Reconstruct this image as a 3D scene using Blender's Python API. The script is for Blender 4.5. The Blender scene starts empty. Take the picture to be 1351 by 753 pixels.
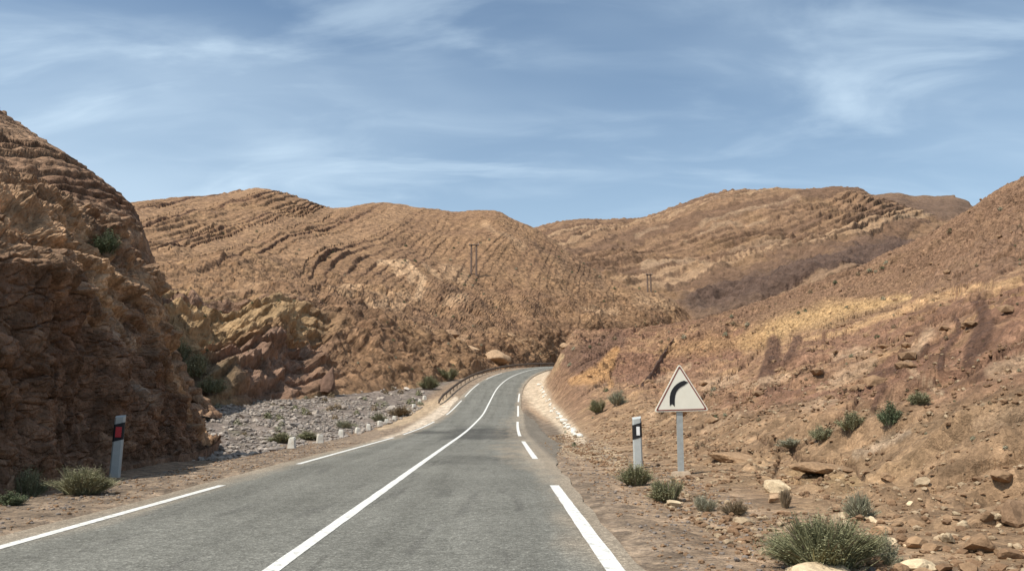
import bpy, bmesh, math, random
import numpy as np
from mathutils import Vector, Matrix

# ------------------------------------------------------------------ camera, sky, sun, exposure
S = bpy.context.scene
C = S.collection
W, H, F = 1351.0, 753.0, 1100.0
CAMZ = 1.4
PITCH = math.atan((538 - H / 2) / F)
YAW = -math.atan((W / 2 - 658) / F * math.cos(PITCH))
cam_d = bpy.data.cameras.new('camera')
cam = bpy.data.objects.new('camera', cam_d)
C.objects.link(cam)
cam.location = (0, 0, CAMZ)
cam.rotation_euler = (math.pi / 2 + PITCH, 0, YAW)
cam_d.sensor_width = 36.0
cam_d.lens = F / W * 36.0
cam_d.clip_start = 0.1
cam_d.clip_end = 12000
S.camera = cam

SUN = Vector((-0.44, -0.30, 0.86)).normalized()
sun_d = bpy.data.lights.new('sun', 'SUN')
sun_d.energy = 4.6
sun_d.angle = math.radians(0.5)
sun_d.color = (1.0, 0.95, 0.87)
sun = bpy.data.objects.new('sun', sun_d)
C.objects.link(sun)
sun.rotation_euler = SUN.to_track_quat('Z', 'Y').to_euler()
SUN_EL = math.asin(SUN.z)
SUN_AZ = math.atan2(SUN.x, SUN.y)

world = bpy.data.worlds.new('World')
S.world = world
world.use_nodes = True
wn, wl = world.node_tree.nodes, world.node_tree.links
wn.clear()
w_out = wn.new('ShaderNodeOutputWorld')
w_bg = wn.new('ShaderNodeBackground')
w_sky = wn.new('ShaderNodeTexSky')
w_sky.sky_type = 'NISHITA'
w_sky.sun_disc = False
w_sky.sun_elevation = SUN_EL
w_sky.sun_rotation = SUN_AZ % (2 * math.pi)
w_sky.altitude = 600
w_sky.air_density = 1.0
w_sky.dust_density = 2.0
w_sky.ozone_density = 1.2
w_bg.inputs['Strength'].default_value = 0.115
w_tint = wn.new('ShaderNodeMix'); w_tint.data_type = 'RGBA'; w_tint.blend_type = 'MULTIPLY'
w_tint.inputs[0].default_value = 1.0
w_tint.inputs[7].default_value = (1.06, 1.14, 1.10, 1)
wl.new(w_sky.outputs[0], w_tint.inputs[6])
# thin cirrus: noise over the direction projected on a high flat layer
tc = wn.new('ShaderNodeTexCoord')
sep = wn.new('ShaderNodeSeparateXYZ')
wl.new(tc.outputs['Generated'], sep.inputs[0])
def wmath(op, a, b=None, clamp=False):
    n = wn.new('ShaderNodeMath'); n.operation = op; n.use_clamp = clamp
    for i, v in enumerate((a, b)):
        if v is None: continue
        if isinstance(v, (int, float)): n.inputs[i].default_value = v
        else: wl.new(v, n.inputs[i])
    return n.outputs[0]
zz = wmath('ADD', wmath('MAXIMUM', sep.outputs[2], 0.0), 0.16)
comb = wn.new('ShaderNodeCombineXYZ')
wl.new(wmath('DIVIDE', sep.outputs[0], zz), comb.inputs[0])
wl.new(wmath('DIVIDE', sep.outputs[1], zz), comb.inputs[1])
def cirrus(scale, rot, stretch, detail, dist, lo, hi, off):
    mp = wn.new('ShaderNodeMapping')
    mp.inputs['Rotation'].default_value = (0, 0, rot)
    mp.inputs['Scale'].default_value = (scale, scale * stretch, 1)
    mp.inputs['Location'].default_value = off
    wl.new(comb.outputs[0], mp.inputs[0])
    n = wn.new('ShaderNodeTexNoise')
    n.inputs['Scale'].default_value = 1.0
    n.inputs['Detail'].default_value = detail
    n.inputs['Roughness'].default_value = 0.52
    n.inputs['Distortion'].default_value = dist
    wl.new(mp.outputs[0], n.inputs['Vector'])
    r = wn.new('ShaderNodeMapRange'); r.interpolation_type = 'SMOOTHSTEP'
    r.inputs[1].default_value = lo; r.inputs[2].default_value = hi
    wl.new(n.outputs[0], r.inputs[0])
    return r.outputs[0]
c1 = cirrus(0.55, 0.5, 1.5, 4, 0.3, 0.36, 0.72, (3.1, 1.7, 0))
c2 = cirrus(1.3, 0.55, 2.2, 7, 1.0, 0.47, 0.76, (7.3, 2.2, 0))
c3 = cirrus(2.4, 0.7, 2.2, 6, 0.5, 0.44, 0.85, (1.0, 5.2, 0))
veil = wmath('MULTIPLY', c1, 0.36)
fine = wmath('ADD', wmath('MULTIPLY', c2, 0.42), wmath('MULTIPLY', c3, 0.20))
cov = wmath('ADD', veil, fine, True)
hz = wn.new('ShaderNodeMapRange'); hz.inputs[1].default_value = 0.46; hz.inputs[2].default_value = 0.12
hz.inputs[3].default_value = 0.0; hz.inputs[4].default_value = 0.34
wl.new(sep.outputs[2], hz.inputs[0])
cov = wmath('ADD', wmath('MULTIPLY', cov, 0.9), hz.outputs[0], True)
w_mix = wn.new('ShaderNodeMix'); w_mix.data_type = 'RGBA'
wl.new(cov, w_mix.inputs[0])
wl.new(w_tint.outputs[2], w_mix.inputs[6])
w_mix.inputs[7].default_value = (6.0, 7.4, 8.6, 1)
wl.new(w_mix.outputs[2], w_bg.inputs['Color'])
wl.new(w_bg.outputs[0], w_out.inputs['Surface'])

S.view_settings.view_transform = 'Standard'
S.view_settings.look = 'None'
S.view_settings.exposure = 0.12
S.view_settings.gamma = 1.0
S.view_settings.use_curve_mapping = False
S.render.engine = 'CYCLES'
S.cycles.max_bounces = 5
S.cycles.diffuse_bounces = 3

# ------------------------------------------------------------------ projection helpers (photo pixels <-> world)
RM = np.array(cam.rotation_euler.to_matrix())
def rays(px, py):
    px, py = np.broadcast_arrays(np.asarray(px, float), np.asarray(py, float))
    d = np.stack([(px - W / 2) / F, -(py - H / 2) / F, -np.ones_like(px)], -1)
    return d @ RM.T
def at(px, py, Y):
    d = rays(px, py)
    s = np.asarray(Y, float) / d[..., 1]
    p = d * s[..., None]
    p[..., 2] += CAMZ
    return p
def project(p):
    q = (p - np.array([0, 0, CAMZ])) @ RM
    zc = np.minimum(q[..., 2], -1e-3)
    return q[..., 0] / -zc * F + W / 2, H / 2 - q[..., 1] / -zc * F

# ------------------------------------------------------------------ noise
rng0 = np.random.default_rng(7)
PERM = np.concatenate([rng0.permutation(256)] * 3).astype(np.int32)
GR = rng0.normal(size=(256, 3)); GR /= np.linalg.norm(GR, axis=1)[:, None]; GR = GR.astype(np.float32)
RND = rng0.random((256, 4)).astype(np.float32)
def hsh(i, j, k): return PERM[PERM[PERM[i & 255] + (j & 255)] + (k & 255)]
def noise(p):
    sh = p.shape[:-1]; p = p.reshape(-1, 3)
    f = np.floor(p); i = f.astype(np.int32); f = (p - f).astype(np.float32)
    u = f * f * f * (f * (f * 6 - 15) + 10)
    r = 0
    for dx in (0, 1):
        wx = u[:, 0] if dx else 1 - u[:, 0]
        for dy in (0, 1):
            wy = u[:, 1] if dy else 1 - u[:, 1]
            for dz in (0, 1):
                wz = u[:, 2] if dz else 1 - u[:, 2]
                g = GR[hsh(i[:, 0] + dx, i[:, 1] + dy, i[:, 2] + dz)]
                d = g[:, 0] * (f[:, 0] - dx) + g[:, 1] * (f[:, 1] - dy) + g[:, 2] * (f[:, 2] - dz)
                r = r + wx * wy * wz * d
    return (r * 1.6).reshape(sh)
def fbm(p, n=4, gain=0.5, ridged=False):
    r, a, t = 0, 1.0, 0
    for k in range(n):
        v = noise(p * (2.03 ** k) + 17.3 * k)
        if ridged: v = 1 - 2 * np.abs(v)
        r = r + a * v; t += a; a *= gain
    return r / t
def voro(p, two=False):
    sh = p.shape[:-1]; p = p.reshape(-1, 3)
    b = np.floor(p).astype(np.int32)
    d1 = np.full(len(p), 9.0, np.float32); d2 = d1.copy(); idn = np.zeros(len(p), np.int32)
    for dx in (-1, 0, 1):
        for dy in (-1, 0, 1):
            for dz in (-1, 0, 1):
                h = hsh(b[:, 0] + dx, b[:, 1] + dy, b[:, 2] + dz)
                q = RND[h]
                d = ((b[:, 0] + dx + q[:, 0] - p[:, 0]) ** 2 + (b[:, 1] + dy + q[:, 1] - p[:, 1]) ** 2
                     + (b[:, 2] + dz + q[:, 2] - p[:, 2]) ** 2).astype(np.float32)
                m = d < d1
                d2 = np.where(m, d1, np.minimum(d2, d)); idn = np.where(m, h, idn); d1 = np.where(m, d, d1)
    d1 = np.sqrt(d1); d2 = np.sqrt(d2)
    return d1.reshape(sh), d2.reshape(sh), RND[idn, 3].reshape(sh)
def sst(a, b, x):
    t = np.clip((x - a) / (b - a), 0, 1)
    return t * t * (3 - 2 * t)
def lerp(a, b, t): return a + (b - a) * t
def mixc(c, col, m): return c + (np.array(col) - c) * np.asarray(m)[..., None]
def P3(x, y, z): return np.stack([x, y, z], -1)
def polymask(px, py, pts, w, soft=0.6, wob=None):
    """1 inside a band of half-width w (one value or one per point) round a polyline of photo pixels."""
    pts = np.array(pts, float); best = np.full(px.shape, 0.0)
    ws = np.full(len(pts), float(w)) if np.isscalar(w) else np.array(w, float)
    if wob is not None: px, py = px + wob[0], py + wob[1]
    for (a, b, wa, wb) in zip(pts[:-1], pts[1:], ws[:-1], ws[1:]):
        ab = b - a; t = np.clip(((px - a[0]) * ab[0] + (py - a[1]) * ab[1]) / (ab @ ab), 0, 1)
        d = np.hypot(px - a[0] - t * ab[0], py - a[1] - t * ab[1])
        ww = wa + (wb - wa) * t
        best = np.maximum(best, 1 - sst(ww * (1 - soft), ww * (1 + soft), d))
    return best

# ------------------------------------------------------------------ materials
MATS = {}
def new_mat(name):
    m = bpy.data.materials.new(name); m.use_nodes = True
    MATS[name] = m
    return m, m.node_tree.nodes, m.node_tree.links, m.node_tree.nodes['Principled BSDF']
def nmath(n, l, op, a, b, clamp=False):
    x = n.new('ShaderNodeMath'); x.operation = op; x.use_clamp = clamp
    for i, v in enumerate((a, b)):
        if isinstance(v, (int, float)): x.inputs[i].default_value = v
        else: l.new(v, x.inputs[i])
    return x.outputs[0]
def tex_noise(n, l, scale, detail=5, rough=0.6, vec=None, dist=0):
    t = n.new('ShaderNodeTexNoise')
    t.inputs['Scale'].default_value = scale; t.inputs['Detail'].default_value = detail
    t.inputs['Roughness'].default_value = rough; t.inputs['Distortion'].default_value = dist
    if vec is not None: l.new(vec, t.inputs['Vector'])
    return t.outputs[0]
def ramp(n, l, fac, stops):
    r = n.new('ShaderNodeValToRGB')
    e = r.color_ramp.elements
    while len(e) < len(stops): e.new(0.5)
    for el, (p, c) in zip(e, stops):
        el.position = p; el.color = (c[0], c[1], c[2], 1) if not isinstance(c, (int, float)) else (c, c, c, 1)
    l.new(fac, r.inputs[0])
    return r.outputs[0]
def mul(n, l, a, b, fac=1.0):
    m = n.new('ShaderNodeMix'); m.data_type = 'RGBA'; m.blend_type = 'MULTIPLY'
    m.inputs[0].default_value = fac
    l.new(a, m.inputs[6])
    if isinstance(b, tuple): m.inputs[7].default_value = b
    else: l.new(b, m.inputs[7])
    return m.outputs[2]
def terrain_mat(name, scales, bump_d, bump_s=0.6, rough=0.95, lo=0.55, hi=1.4, vor=None):
    """per-vertex rock colour (a 'Col' attribute) broken up by noise, with noise bump."""
    m, n, l, b = new_mat(name)
    a = n.new('ShaderNodeAttribute'); a.attribute_name = 'Col'
    g = n.new('ShaderNodeNewGeometry'); pos = g.outputs['Position']
    n1 = tex_noise(n, l, scales[0], 6, 0.65, pos); n2 = tex_noise(n, l, scales[1], 5, 0.7, pos)
    col = mul(n, l, a.outputs[0], ramp(n, l, n1, [(0.3, lo), (0.5, 0.95), (0.7, hi)]))
    col = mul(n, l, col, ramp(n, l, n2, [(0.3, lo), (0.5, 1.0), (0.7, hi)]))
    hgt = nmath(n, l, 'ADD', nmath(n, l, 'MULTIPLY', n1, 1.0), nmath(n, l, 'MULTIPLY', n2, 0.5))
    if vor:
        v = n.new('ShaderNodeTexVoronoi'); v.inputs['Scale'].default_value = vor
        l.new(pos, v.inputs['Vector'])
        hgt = nmath(n, l, 'SUBTRACT', hgt, nmath(n, l, 'MULTIPLY', v.outputs['Distance'], 0.9))
        vc = n.new('ShaderNodeSeparateColor'); l.new(v.outputs['Color'], vc.inputs[0])
        col = mul(n, l, col, ramp(n, l, vc.outputs[0], [(0.0, 0.78), (1.0, 1.22)]))
    col = mul(n, l, col, (0.96, 0.905, 0.865, 1))
    l.new(col, b.inputs['Base Color'])
    bp = n.new('ShaderNodeBump'); bp.inputs['Strength'].default_value = bump_s
    bp.inputs['Distance'].default_value = bump_d
    l.new(hgt, bp.inputs['Height']); l.new(bp.outputs[0], b.inputs['Normal'])
    b.inputs['Roughness'].default_value = rough
    b.inputs['Specular IOR Level'].default_value = 0.15
    return m
def plain_mat(name, col, rough=0.7, var=0.25, scale=8.0, metal=0.0, bump=0.0, dirt=None, spec=0.3):
    m, n, l, b = new_mat(name)
    t = n.new('ShaderNodeTexCoord')
    nz = tex_noise(n, l, scale, 6, 0.65, t.outputs['Object'])
    base = ramp(n, l, nz, [(0.3, tuple(c * (1 - var) for c in col)), (0.7, tuple(min(1, c * (1 + var)) for c in col))])
    if dirt:
        n2 = tex_noise(n, l, scale * 0.45, 7, 0.7, t.outputs['Object'])
        mx = n.new('ShaderNodeMix'); mx.data_type = 'RGBA'
        l.new(ramp(n, l, n2, [(0.5, 0.0), (0.72, dirt[3])]), mx.inputs[0])
        l.new(base, mx.inputs[6]); mx.inputs[7].default_value = (*dirt[:3], 1)
        base = mx.outputs[2]
    l.new(base, b.inputs['Base Color'])
    b.inputs['Roughness'].default_value = rough; b.inputs['Metallic'].default_value = metal
    b.inputs['Specular IOR Level'].default_value = spec
    if bump:
        bp = n.new('ShaderNodeBump'); bp.inputs['Strength'].default_value = 0.7; bp.inputs['Distance'].default_value = bump
        l.new(nz, bp.inputs['Height']); l.new(bp.outputs[0], b.inputs['Normal'])
    return m

M_HILL = terrain_mat('hill_rock', (0.55, 2.4), 0.55, 0.8, vor=0.9, lo=0.66, hi=1.3)
M_SLOPE = terrain_mat('slope_rock', (1.6, 14.0), 0.14, 1.0, lo=0.66, hi=1.4, vor=3.6)
M_CLIFF = terrain_mat('cliff_rock', (1.4, 9.0), 0.22, 1.0, lo=0.6, hi=1.38, vor=2.4)
M_FAR = terrain_mat('far_rock', (0.22, 0.9), 2.2, 0.8, lo=0.65, hi=1.3)

# ------------------------------------------------------------------ mesh helpers
def mesh_obj(name, verts, faces, mats, parent=None, smooth=True, cols=None, fmat=None):
    me = bpy.data.meshes.new(name)
    v = np.ascontiguousarray(verts, np.float32).reshape(-1, 3)
    if isinstance(faces, np.ndarray):
        nf, k = faces.shape
        me.vertices.add(len(v)); me.vertices.foreach_set('co', v.ravel())
        me.loops.add(nf * k); me.loops.foreach_set('vertex_index', faces.astype(np.int32).ravel())
        me.polygons.add(nf)
        me.polygons.foreach_set('loop_start', np.arange(0, nf * k, k, dtype=np.int32))
        me.polygons.foreach_set('loop_total', np.full(nf, k, np.int32))
    else:
        me.from_pydata(v.tolist(), [], faces)
    me.polygons.foreach_set('use_smooth', np.full(len(me.polygons), smooth, bool))
    if fmat is not None: me.polygons.foreach_set('material_index', np.asarray(fmat, np.int32))
    me.update(calc_edges=True); me.validate()
    if cols is not None:
        a = me.color_attributes.new('Col', 'FLOAT_COLOR', 'POINT')
        c = np.ones((len(v), 4), np.float32); c[:, :3] = np.clip(cols.reshape(-1, 3), 0.005, 0.95)
        a.data.foreach_set('color', c.ravel())
    for m in (mats if isinstance(mats, (list, tuple)) else [mats]): me.materials.append(m)
    o = bpy.data.objects.new(name, me)
    C.objects.link(o)
    if parent is not None: o.parent = parent
    return o
def grid_faces(nr, nc):
    i = np.arange(nr * nc).reshape(nr, nc)
    return np.stack([i[:-1, :-1], i[:-1, 1:], i[1:, 1:], i[1:, :-1]], -1).reshape(-1, 4)
def grid_normals(p):
    du = np.gradient(p, axis=1); dv = np.gradient(p, axis=0)
    n = np.cross(du, dv); n /= np.linalg.norm(n, axis=-1, keepdims=True) + 1e-9
    return n
def struct(o, label=None):
    o['kind'] = 'structure'
    if label: o['label'] = label
    return o
def tag(o, label, cat, group=None, kind=None):
    o['label'] = label; o['category'] = cat
    if group: o['group'] = group
    if kind: o['kind'] = kind
    return o
def empty(name, loc, rz=0.0):
    o = bpy.data.objects.new(name, None); C.objects.link(o)
    o.empty_display_size = 0.2
    o.location = Vector([float(v) for v in loc]); o.rotation_euler = (0, 0, rz)
    return o

# ------------------------------------------------------------------ the road line
_RY = np.array([-20, 0, 20, 40, 50, 60, 72, 87, 105, 120, 140, 160, 180, 205, 240, 300, 420], float)
_RX = np.array([-1.98, -1.98, -1.98, -1.95, -1.85, -1.66, -1.35, -0.98, -0.25, 1.1, 4.1, 8.5, 14.5, 25, 45, 90, 200])
_RZ = np.array([0, 0, 0, 0.0, 0.1, 0.36, 0.86, 1.95, 3.75, 5.4, 7.35, 9.0, 10.3, 11.2, 12, 12.5, 12.5])
def pchip(x, y, q):
    h = np.diff(x); d = np.diff(y) / h
    m = np.zeros_like(y); m[0], m[-1] = d[0], d[-1]
    for k in range(1, len(x) - 1):
        if d[k - 1] * d[k] > 0:
            w1, w2 = 2 * h[k] + h[k - 1], h[k] + 2 * h[k - 1]
            m[k] = (w1 + w2) / (w1 / d[k - 1] + w2 / d[k])
    i = np.clip(np.searchsorted(x, q) - 1, 0, len(x) - 2)
    t = np.clip((q - x[i]) / h[i], 0, 1)
    return ((2 * t**3 - 3 * t**2 + 1) * y[i] + (t**3 - 2 * t**2 + t) * h[i] * m[i]
            + (-2 * t**3 + 3 * t**2) * y[i + 1] + (t**3 - t**2) * h[i] * m[i + 1])
ST = np.arange(-20, 420.1, 0.5)
STX, STZ = pchip(_RY, _RX, ST), pchip(_RY, _RZ, ST)
for _ in range(6):
    STX[1:-1] = (STX[:-2] + 2 * STX[1:-1] + STX[2:]) / 4; STZ[1:-1] = (STZ[:-2] + 2 * STZ[1:-1] + STZ[2:]) / 4
def roadx(y): return np.interp(y, ST, STX)
def roadz(y): return np.interp(y, ST, STZ)
_STS = np.gradient(STX, ST)
def roads(y): return np.interp(y, ST, _STS)
def offs(x, y): return (x - roadx(y)) / np.sqrt(1 + roads(y) ** 2)

# ------------------------------------------------------------------ ground height (one function, so things can stand on it)
SIL_R = np.array([(680, 480), (716, 478), (735, 463), (760, 452), (800, 445), (840, 438), (900, 430), (950, 418), (1000, 404), (1050, 388),
                  (1100, 369), (1150, 351), (1200, 330), (1250, 306), (1290, 281), (1320, 264), (1351, 249), (1500, 190), (1700, 130)], float)
def right_h(r, y):
    """rise of the hillside above the road, r metres beyond the right shoulder"""
    a = r - lerp(3.4, 1.6, sst(12, 45, y))
    h = 0.46 * (np.sqrt(a * a + 1.4) + a) / 2 * sst(-1, 1.5, r)
    cut = np.interp(y, [0, 18, 30, 45, 80, 110, 150, 200, 300], [0, 0.1, 0.5, 1.0, 2.0, 3.2, 3.4, 2.4, 0])
    h = h + cut * sst(0.0, 5.0, r)
    h = h + 0.45 * sst(8, 13, y) * (1 - sst(16, 40, y)) * sst(3.2, 4.6, r)
    return h
def ridge_fade(x, y):
    yr = np.interp(x / np.maximum(y, 1), [0.0, 0.08, 0.2, 0.4, 0.65], [165, 150, 150, 175, 210])
    return 1 - sst(yr, yr + 130, y)
_ku = np.linspace(-0.02, 0.95, 60); _kv = []
_yy = np.exp(np.linspace(math.log(20), math.log(400), 160))
for u in _ku:
    x = u * _yy; hh = right_h(offs(x, _yy) - 5.0, _yy)
    zr = roadz(_yy); fd = ridge_fade(x, _yy)
    ppx, _ = project(P3(x, _yy, zr + 3)); tp = np.interp(ppx.mean(), SIL_R[:, 0], SIL_R[:, 1])
    lo, hi = 0.2, 3.0
    for _ in range(24):
        k = (lo + hi) / 2
        _, py = project(P3(x, _yy, (zr + k * hh) * fd))
        sel = _yy > 45
        if py[sel].min() < tp: hi = k
        else: lo = k
    _kv.append(k)
_kv = np.array(_kv)
for _ in range(3): _kv[1:-1] = (_kv[:-2] + 2 * _kv[1:-1] + _kv[2:]) / 4
_kv = np.clip(_kv, 0.55, 1.45)

SX, SY = np.sin(np.radians(24)), np.cos(np.radians(24))
def ground_parts(x, y):
    t = offs(x, y); zr = roadz(y)
    r = t - 5.0; l = -t - 5.0
    k = np.interp(x / np.maximum(y, 1.0), _ku, _kv)
    k = lerp(1.0, k, sst(10, 40, y))
    R = sst(-0.4, 3.0, r); L = sst(0.2, 2.5, l)
    off = right_h(r, y) * k
    p = P3(x, y, np.zeros_like(x))
    far = sst(20, 90, y)
    # the wide undulation of the hillside, then slabs and ledges
    und = fbm(p / lerp(7.0, 22.0, far)[..., None], 3) * lerp(0.7, 2.0, far) * sst(1.5, 9, r)
    w = fbm(p / 5.0 + 5, 3)
    s = (off * 0.9 - 0.10 * x + 0.42 * y * lerp(1.0, 0.55, far)) / lerp(0.95, 1.9, far) + 1.7 * w
    fr = s - np.floor(s)
    hard = RND[(np.floor(s).astype(np.int32) * 7) & 255, 0]
    crop = sst(-0.25, 0.2, fbm(p / lerp(5.0, 14.0, far)[..., None] + 31, 2) + 0.25 * sst(3, 9, r) * (1 - sst(20, 30, r)))
    crop = np.maximum(crop, sst(50, 80, y) * (1 - sst(9, 16, r)))
    rockz = sst(2.0, 4.5, r + 1.2 * w) * crop
    ledge = (sst(0.0, 0.25, fr) * (1 - fr) - 0.42) * (hard - 0.1) * lerp(0.85, 1.6, far) * rockz
    rough = (fbm(p / 1.1, 4, 0.6, True) - 0.5) * 0.20 * (0.18 + 0.82 * sst(2, 5, r)) * (1 + 2.4 * far)
    d1, d2, idn = voro(p / lerp(0.5, 1.5, far)[..., None])
    e1, e2, ide = voro(p / lerp(1.15, 3.2, far)[..., None] + 7.7)
    plate = (ide - 0.5) * sst(0.0, 0.22, e2 - e1) * lerp(0.30, 0.8, far) * rockz
    cob = np.maximum(0.52 - d1, 0) * (idn > 0.5) * lerp(0.42, 0.7, far) * sst(0.6, 2.4, r) * (1 - 0.6 * rockz)
    ledge = ledge + plate
    # left: shoulder, shallow ditch, gravel bar rising to the foot of the hill
    lw = -0.30 * sst(0.3, 2.0, l) * (1 - sst(5, 11, l)) + np.minimum(0.035 * np.maximum(l - 3, 0), 2.2) * sst(24, 60, y)
    lw = lw + L * (fbm(p / 4.0 + 9, 3) * 0.22 * sst(1, 5, l) + (0.5 - d1) * (idn - 0.15) * 0.42 * sst(2, 5, l) * sst(20, 36, y))
    near_bank = sst(0.8, 3.0, l) * (1 - sst(20, 34, y)) * 0.18
    fine = fbm(p / 0.35, 3) * 0.028 * np.clip(R + L + 0.35, 0, 1)
    z = zr + off + R * (und * 1.0 + ledge + rough * 0.8 + cob) + np.where(l > 0, lw + near_bank, 0) + fine * sst(3.3, 3.9, np.abs(t))
    under = sst(3.55, 3.2, np.abs(t)) if False else 1 - sst(3.25, 3.75, np.abs(t))
    z = z - 0.05 * under - 0.02 * sst(3.4, 4.6, np.abs(t))
    z = lerp(-3.0, z, ridge_fade(x, y))
    return z, t, r, l, k, w, s, fr, hard, d1, idn, off, far
def ground_z(x, y):
    return ground_parts(np.asarray(x, float).reshape(-1), np.asarray(y, float).reshape(-1))[0]
_PY = np.exp(np.linspace(math.log(4.2), math.log(240), 1500))
def pick(px, py):
    """where the sight line through a photo pixel first meets the ground"""
    q = at(np.full_like(_PY, px), np.full_like(_PY, py), _PY)
    g = ground_z(q[:, 0], q[:, 1])
    hit = np.nonzero(q[:, 2] <= g)[0]
    i = hit[0] if len(hit) else len(_PY) - 1
    return np.array([q[i, 0], q[i, 1], g[i]])

# ---- ground sheet (fan grid, dense where it is near)
TAN, BRN, DRK = (0.36, 0.235, 0.135), (0.235, 0.140, 0.082), (0.115, 0.066, 0.048)
def build_ground(side):
    rows_a = at(658, np.linspace(905, 560, 330), 1.0)
    d = rays(658, np.linspace(905, 560, 330)); ya = -CAMZ / d[:, 2] * d[:, 1]
    yb = np.exp(np.linspace(math.log(ya[-1]), math.log(430), 330))[1:]
    ys = np.concatenate([[2.0, 3.0], ya, yb])
    us = np.concatenate([np.linspace(-1.5, -0.72, 60)[:-1], np.linspace(-0.72, 0.72, 1331), np.linspace(0.72, 1.6, 90)[1:]])
    if side < 0: us = us[us <= 0.0005]
    else:
        us = us[us >= -0.0005]
        k40 = int(np.searchsorted(ys, 35))
        ys = np.interp(np.concatenate([np.arange(0, k40, 0.5), np.arange(k40, len(ys) - 0.99, 0.25)]), np.arange(len(ys)), ys)
    Y, U = np.meshgrid(ys, us, indexing='ij'); X = U * Y
    z, t, r, l, k, w, s, fr, hard, d1, idn, off, far = ground_parts(X, Y)
    p = P3(X, Y, z); px, py = project(p)
    n1 = fbm(P3(X, Y, 0 * X) / 2.3 + 3, 4); n2 = fbm(P3(X, Y, 0 * X) / 0.6 + 30, 3)
    nw = fbm(P3(px / 40, py / 40, 0 * px), 3); nv = fbm(P3(px / 40, py / 40, 0 * px + 9), 3)
    wob = (nw * 7, nv * 7)
    # verge gravel
    n3 = fbm(P3(X, Y, 0 * X) / 0.09 + 60, 3)
    c = np.zeros(X.shape + (3,)) + np.array((0.285, 0.225, 0.165))
    c = mixc(c, (0.37, 0.27, 0.18), sst(3.3, 4.6, t + 0.3 * n2))
    c = mixc(c, (0.46, 0.35, 0.24), sst(0.0, 0.5, n3) * 0.6)
    c = mixc(c, (0.19, 0.145, 0.105), sst(0.05, 0.5, -n3) * 0.5)
    # hillside rock
    rk = 0.35 + 0.65 * sst(-0.2, 0.3, n1)
    rc = np.zeros_like(c) + np.array((0.268, 0.160, 0.103))
    lay = RND[(np.floor(s).astype(np.int32) * 13) & 255, 1]
    rc = mixc(rc, (0.205, 0.115, 0.078), sst(0.6, 0.8, lay) * 0.7 * rk)
    rc = mixc(rc, (0.345, 0.225, 0.130), sst(0.3, 0.15, lay) * 0.7 if False else (1 - sst(0.15, 0.3, lay)) * 0.7 * rk)
    rc = mixc(rc, (0.36, 0.235, 0.125), sst(0.05, 0.4, n1) * 0.5)
    rc = mixc(rc, (0.165, 0.095, 0.062), sst(0.1, 0.45, -n1) * 0.6)
    c = mixc(c, rc, 1) * 0 + c * (1 - sst(0.4, 2.4, r))[..., None] + rc * sst(0.4, 2.4, r)[..., None]
    # rubble foot of the hillside: paler, sandier
    foot = sst(0.2, 1.5, r + n1) * (1 - sst(4.0, 6.5, r + 1.5 * n1)) * (1 - 0.6 * sst(30, 60, Y))
    c = mixc(c, (0.335, 0.235, 0.14), foot * 0.75)
    # higher, farther part: greyer scree above the pale track
    up = 1 - sst(-14, 10, py - np.interp(px, [700, 1000, 1070, 1200, 1351, 1600], [430, 432, 440, 402, 360, 300]) + 12 * nw)
    c = mixc(c, (0.225, 0.145, 0.092), up * sst(2, 6, r) * 0.75)
    # bands in the rock
    def band(pts, wd, col, a, soft=0.35):
        nonlocal c, bump
        mk = polymask(px, py, pts, np.array(wd) * 1.1 if not np.isscalar(wd) else wd * 1.1, soft, wob) * sst(1.5, 3.5, r)
        if col is PUR: bump = np.maximum(bump, mk * (0.6 + 0.8 * n2))
        c = mixc(c, col, mk * min(1.0, a * 1.2) * sst(-0.55, 0.1, n2 + 0.5 * n1 + 0.25))
    YEL, PUR = (0.47, 0.32, 0.165), (0.118, 0.070, 0.049)
    bump = np.zeros_like(px)
    band([(985, 452), (1040, 428), (1095, 412), (1160, 400), (1200, 392)], [10, 12, 12, 7, 3], YEL, 0.85, 0.9)
    band([(880, 462), (940, 455), (1000, 447)], [8, 9, 8], (0.36, 0.23, 0.12), 0.6, 0.9)
    band([(1062, 449), (1130, 432), (1200, 405), (1262, 384), (1300, 377), (1400, 352)], [2, 4, 4.5, 4.5, 3.5, 3], (0.47, 0.31, 0.17), 0.9)
    band([(1290, 398), (1302, 425), (1290, 455), (1278, 478)], [8, 12, 12, 6], PUR, 0.8)
    band([(1260, 418), (1266, 436), (1246, 468), (1238, 492), (1226, 512)], 3.5, PUR, 0.8)
    band([(1018, 452), (1020, 476), (1006, 502)], [9, 10, 7], PUR, 0.75)
    band([(1052, 448), (1040, 470), (1030, 486)], [5, 5, 4], PUR, 0.7)
    band([(1222, 458), (1186, 486), (1150, 500), (1166, 514), (1152, 540)], [5, 6, 6, 5, 3], PUR, 0.7)
    band([(1150, 486), (1120, 500), (1080, 512)], 4, (0.38, 0.26, 0.16), 0.7)
    band([(1351, 470), (1290, 500), (1240, 520)], [6, 5, 3], PUR, 0.5)
    band([(740, 470), (770, 475), (812, 448)], [12, 20, 12], (0.17, 0.105, 0.075), 0.7)
    band([(752, 505), (790, 492), (805, 476), (812, 462)], [5, 9, 9, 5], (0.42, 0.25, 0.12), 0.85)
    band([(796, 482), (806, 505)], 4, (0.42, 0.25, 0.12), 0.7)
    band([(722, 505), (732, 480), (740, 470)], [3, 5, 3], (0.46, 0.34, 0.20), 0.8)
    band([(1130, 600), (1180, 578), (1200, 570)], [5, 6, 3], (0.47, 0.36, 0.25), 0.7)
    band([(960, 610), (1000, 628), (1010, 650)], [14, 20, 14], (0.40, 0.29, 0.175), 0.7)
    band([(1050, 634), (1120, 640)], 13, (0.38, 0.27, 0.14), 0.7)
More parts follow.
